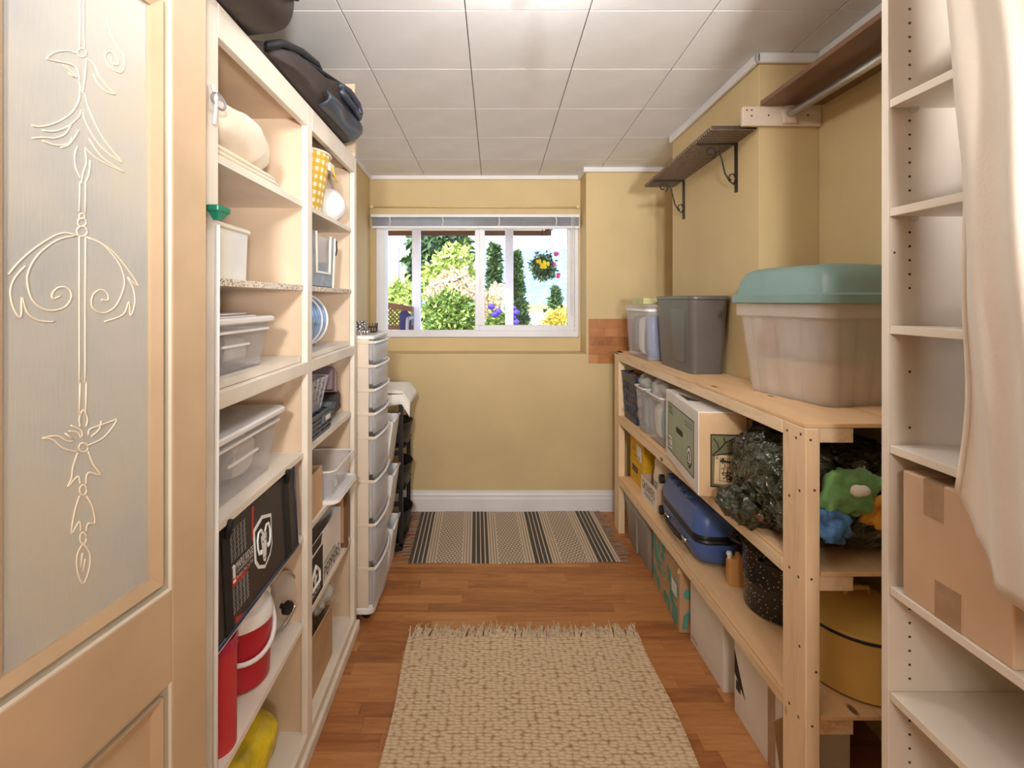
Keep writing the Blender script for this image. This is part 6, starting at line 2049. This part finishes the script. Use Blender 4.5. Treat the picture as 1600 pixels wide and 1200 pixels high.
lr = random.Random(11)
def leaves(n, c, rad, size, shell=0.55, droop=0.0, cone=False):
    vs_, fs_ = [], []
    for i in range(n):
        while True:
            d = Vector((lr.uniform(-1, 1), lr.uniform(-1, 1), lr.uniform(-1, 1)))
            if 0.05 < d.length < 1:
                break
        d.normalize()
        k = shell + (1 - shell) * lr.random()
        if cone:
            hgt = lr.random()
            a = lr.uniform(0, 2 * PI)
            rr_ = (1 - hgt) * (0.45 + 0.55 * lr.random()) * (0.75 + 0.25 * math.sin(hgt * 40))
            p = Vector((c[0] + rad[0] * rr_ * math.cos(a), c[1] + rad[1] * rr_ * math.sin(a), c[2] - rad[2] + 2 * rad[2] * hgt))
        else:
            k *= 0.82 + 0.3 * noise.noise(d * 3.1 + Vector(c))
            p = Vector((c[0] + rad[0] * d.x * k, c[1] + rad[1] * d.y * k, c[2] + rad[2] * d.z * k))
        s = size * lr.uniform(0.6, 1.3)
        u = Vector((lr.uniform(-1, 1), lr.uniform(-1, 1), lr.uniform(-1, 1) - droop)).normalized()
        w_ = u.orthogonal().normalized()
        if lr.random() < 0.5:
            w_ = u.cross(w_)
        o_ = len(vs_)
        vs_ += [tuple(p), tuple(p + u * s * 0.5 + w_ * s * 0.28), tuple(p + u * s), tuple(p + u * s * 0.5 - w_ * s * 0.28)]
        fs_.append((o_, o_ + 1, o_ + 2, o_ + 3))
    return vs_, fs_
def plant(name, label, cat, base_, c, rad, n, size, mat, droop=0.0, cone=False, trunk=0.05, group=None):
    t = thing(name, label, cat, base_, 0, group)
    g = G()
    g.v, g.f = leaves(n, c, rad, size, 0.5, droop, cone)
    me = bpy.data.meshes.new('foliage')
    me.from_pydata(g.v, [], g.f)
    me.materials.append(MATS[mat])
    o = bpy.data.objects.new('foliage', me)
    COL.objects.link(o)
    o.parent = t
    G().tube([(0, 0, 0), (0.05 * rad[0], 0, c[2] * 0.6), (0, 0, c[2] + rad[2] * 0.5)], lambda s: trunk * (1 - 0.7 * s), 7).out('trunk', 'bark', t, smooth=True)
    return t
def W(px, py, Y):
    return ((px - 754) * Y / 798, Y, 1.43 - (py - 470) * Y / 798)
def shrub(name, label, cat, px0, px1, py0, py1, Y, n, size, mat, **kw):
    a, b = W(px0, py1, Y), W(px1, py0, Y)
    cx, cz = (a[0] + b[0]) / 2, (a[2] + b[2]) / 2
    rx, rz = (b[0] - a[0]) / 2, (b[2] - a[2]) / 2
    g0 = 0.45
    return plant(name, label, cat, (cx, Y, g0), (0, 0, cz - g0), (rx, rx * 0.7, rz), n, size, mat, **kw)
shrub('cedar_tree', 'tall dark drooping cedar behind the sunlit shrubs', 'tree', 628, 752, 330, 480, 20, 7500, 0.32, 'leaf_dark', droop=0.8, trunk=0.2)
shrub('maple_tree', 'bright green leafy tree in the middle of the garden', 'tree', 655, 756, 372, 520, 15, 9000, 0.19, 'leaf_light', trunk=0.14)
shrub('pale_shrub', 'cream flowering shrub in front of the leafy tree', 'shrub', 664, 750, 415, 500, 12.5, 5200, 0.13, 'leaf_cream', trunk=0.06)
shrub('hedge_bush', 'dense green bush low between the porch posts', 'bush', 655, 748, 448, 545, 10.5, 6500, 0.12, 'leaf_mid', trunk=0.05)
shrub('left_bush', 'light green bush behind the garden bench', 'bush', 596, 660, 428, 540, 12, 4200, 0.15, 'leaf_light', trunk=0.05)
shrub('slim_conifer', 'slim conifer just left of the right porch post', 'tree', 756, 790, 385, 520, 17, 2600, 0.26, 'leaf_dark', cone=True, trunk=0.1)
shrub('blue_conifer', 'bushy conifer just right of the right porch post', 'tree', 782, 828, 400, 520, 18, 3400, 0.3, 'leaf_dark', cone=True, trunk=0.1)
shrub('autumn_shrub', 'yellow-cream shrub behind the purple flowers', 'shrub', 752, 796, 440, 520, 13, 2600, 0.14, 'leaf_cream', trunk=0.05)
shrub('yellow_shrub', 'low yellow shrub at the right end of the view', 'shrub', 842, 915, 476, 545, 9.8, 3800, 0.10, 'leaf_yellow', trunk=0.04)
shrub('distant_tree', 'small faint conifer above the pale driveway', 'tree', 852, 884, 452, 492, 34, 900, 0.4, 'leaf_dark', cone=True, trunk=0.1)
f_ = shrub('hydrangea', 'leafy bush with purple flower heads by the right post', 'bush', 756, 806, 480, 545, 9.4, 3200, 0.10, 'leaf_mid', trunk=0.04)
for k, (px, py) in enumerate(((768, 479), (779, 486), (773, 492), (800, 482), (806, 488), (801, 496), (806, 503))):
    a = W(px, py, 8.95)
    G().blob((a[0] - f_.location.x, a[1] - f_.location.y, a[2] - f_.location.z), (0.13, 0.13, 0.10), 1.0, 0.02, 22, 10, k).out('flower_head', 'petal_purple', f_, smooth=True)
struct(bx('driveway', 'concrete', None, 0.9, 30, 10.5, 40, 0.4, 0.50))

# hanging flower basket
hb = W(849, 417, 6.6)
t = thing('hanging_basket', 'hanging basket of yellow and pink flowers at the porch corner', 'flower basket', hb)
G().lathe([(0.03, -0.10), (0.09, -0.07), (0.12, -0.0), (0.125, 0.01)], 20).out('pot', 'bark', t, smooth=True)
g = G()
g.v, g.f = leaves(1500, (0, 0, 0.0), (0.20, 0.20, 0.20), 0.055, 0.5, 0.3)
me = bpy.data.meshes.new('foliage'); me.from_pydata(g.v, [], g.f); me.materials.append(MATS['leaf_basket'])
o = bpy.data.objects.new('foliage', me); COL.objects.link(o); o.parent = t
for k in range(14):
    a = lr.uniform(-0.10, 0.06); b = lr.uniform(0.0, 0.09)
    G().blob((a - 0.02, -0.19 + abs(a) * 0.3, b - 0.02), (0.045, 0.02, 0.04), 1, 0.006, 30, 6, k).out('yellow_flower', 'petal_yellow', t, smooth=True)
for (a, b, c_) in ((0.155, -0.05, 0.15), (0.17, -0.06, 0.165), (0.15, -0.06, 0.17), (0.19, -0.03, -0.10), (0.185, -0.04, -0.13), (0.12, -0.16, 0.02)):
    G().blob((a, b, c_), (0.05, 0.03, 0.045), 1, 0.006, 30, 6, 3).out('pink_flower', 'petal_pink', t, smooth=True)
ztop = 2.49 - hb[2]
for k in range(3):
    a = 2 * PI * k / 3
    G().tube([(0.12 * math.cos(a), 0.12 * math.sin(a), 0.0), (0.0, 0.0, ztop)], 0.003, 4).out('chain', 'iron_black', t)

# utility pole and the far hillside
t = thing('utility_pole', 'pale utility pole far off at the left of the window', 'pole', (W(622, 470, 40)[0], 40, 0.45))
G().tube([(0, 0, 0), (0, 0, 5.2)], 0.13, 8).out('pole', 'bench_iron', t, smooth=True)
bx('cross_arm', 'bench_iron', t, -0.9, 0.9, -0.08, 0.08, 4.3, 4.5)
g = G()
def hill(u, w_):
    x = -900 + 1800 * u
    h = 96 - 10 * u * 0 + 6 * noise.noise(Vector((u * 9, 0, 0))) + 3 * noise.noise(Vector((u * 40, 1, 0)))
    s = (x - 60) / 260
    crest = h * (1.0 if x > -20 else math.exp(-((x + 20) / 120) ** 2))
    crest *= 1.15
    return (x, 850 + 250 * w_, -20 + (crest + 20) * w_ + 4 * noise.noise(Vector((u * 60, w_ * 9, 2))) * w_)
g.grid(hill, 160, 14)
o = g.out('hillside', 'hill_haze_blue', None, smooth=True)
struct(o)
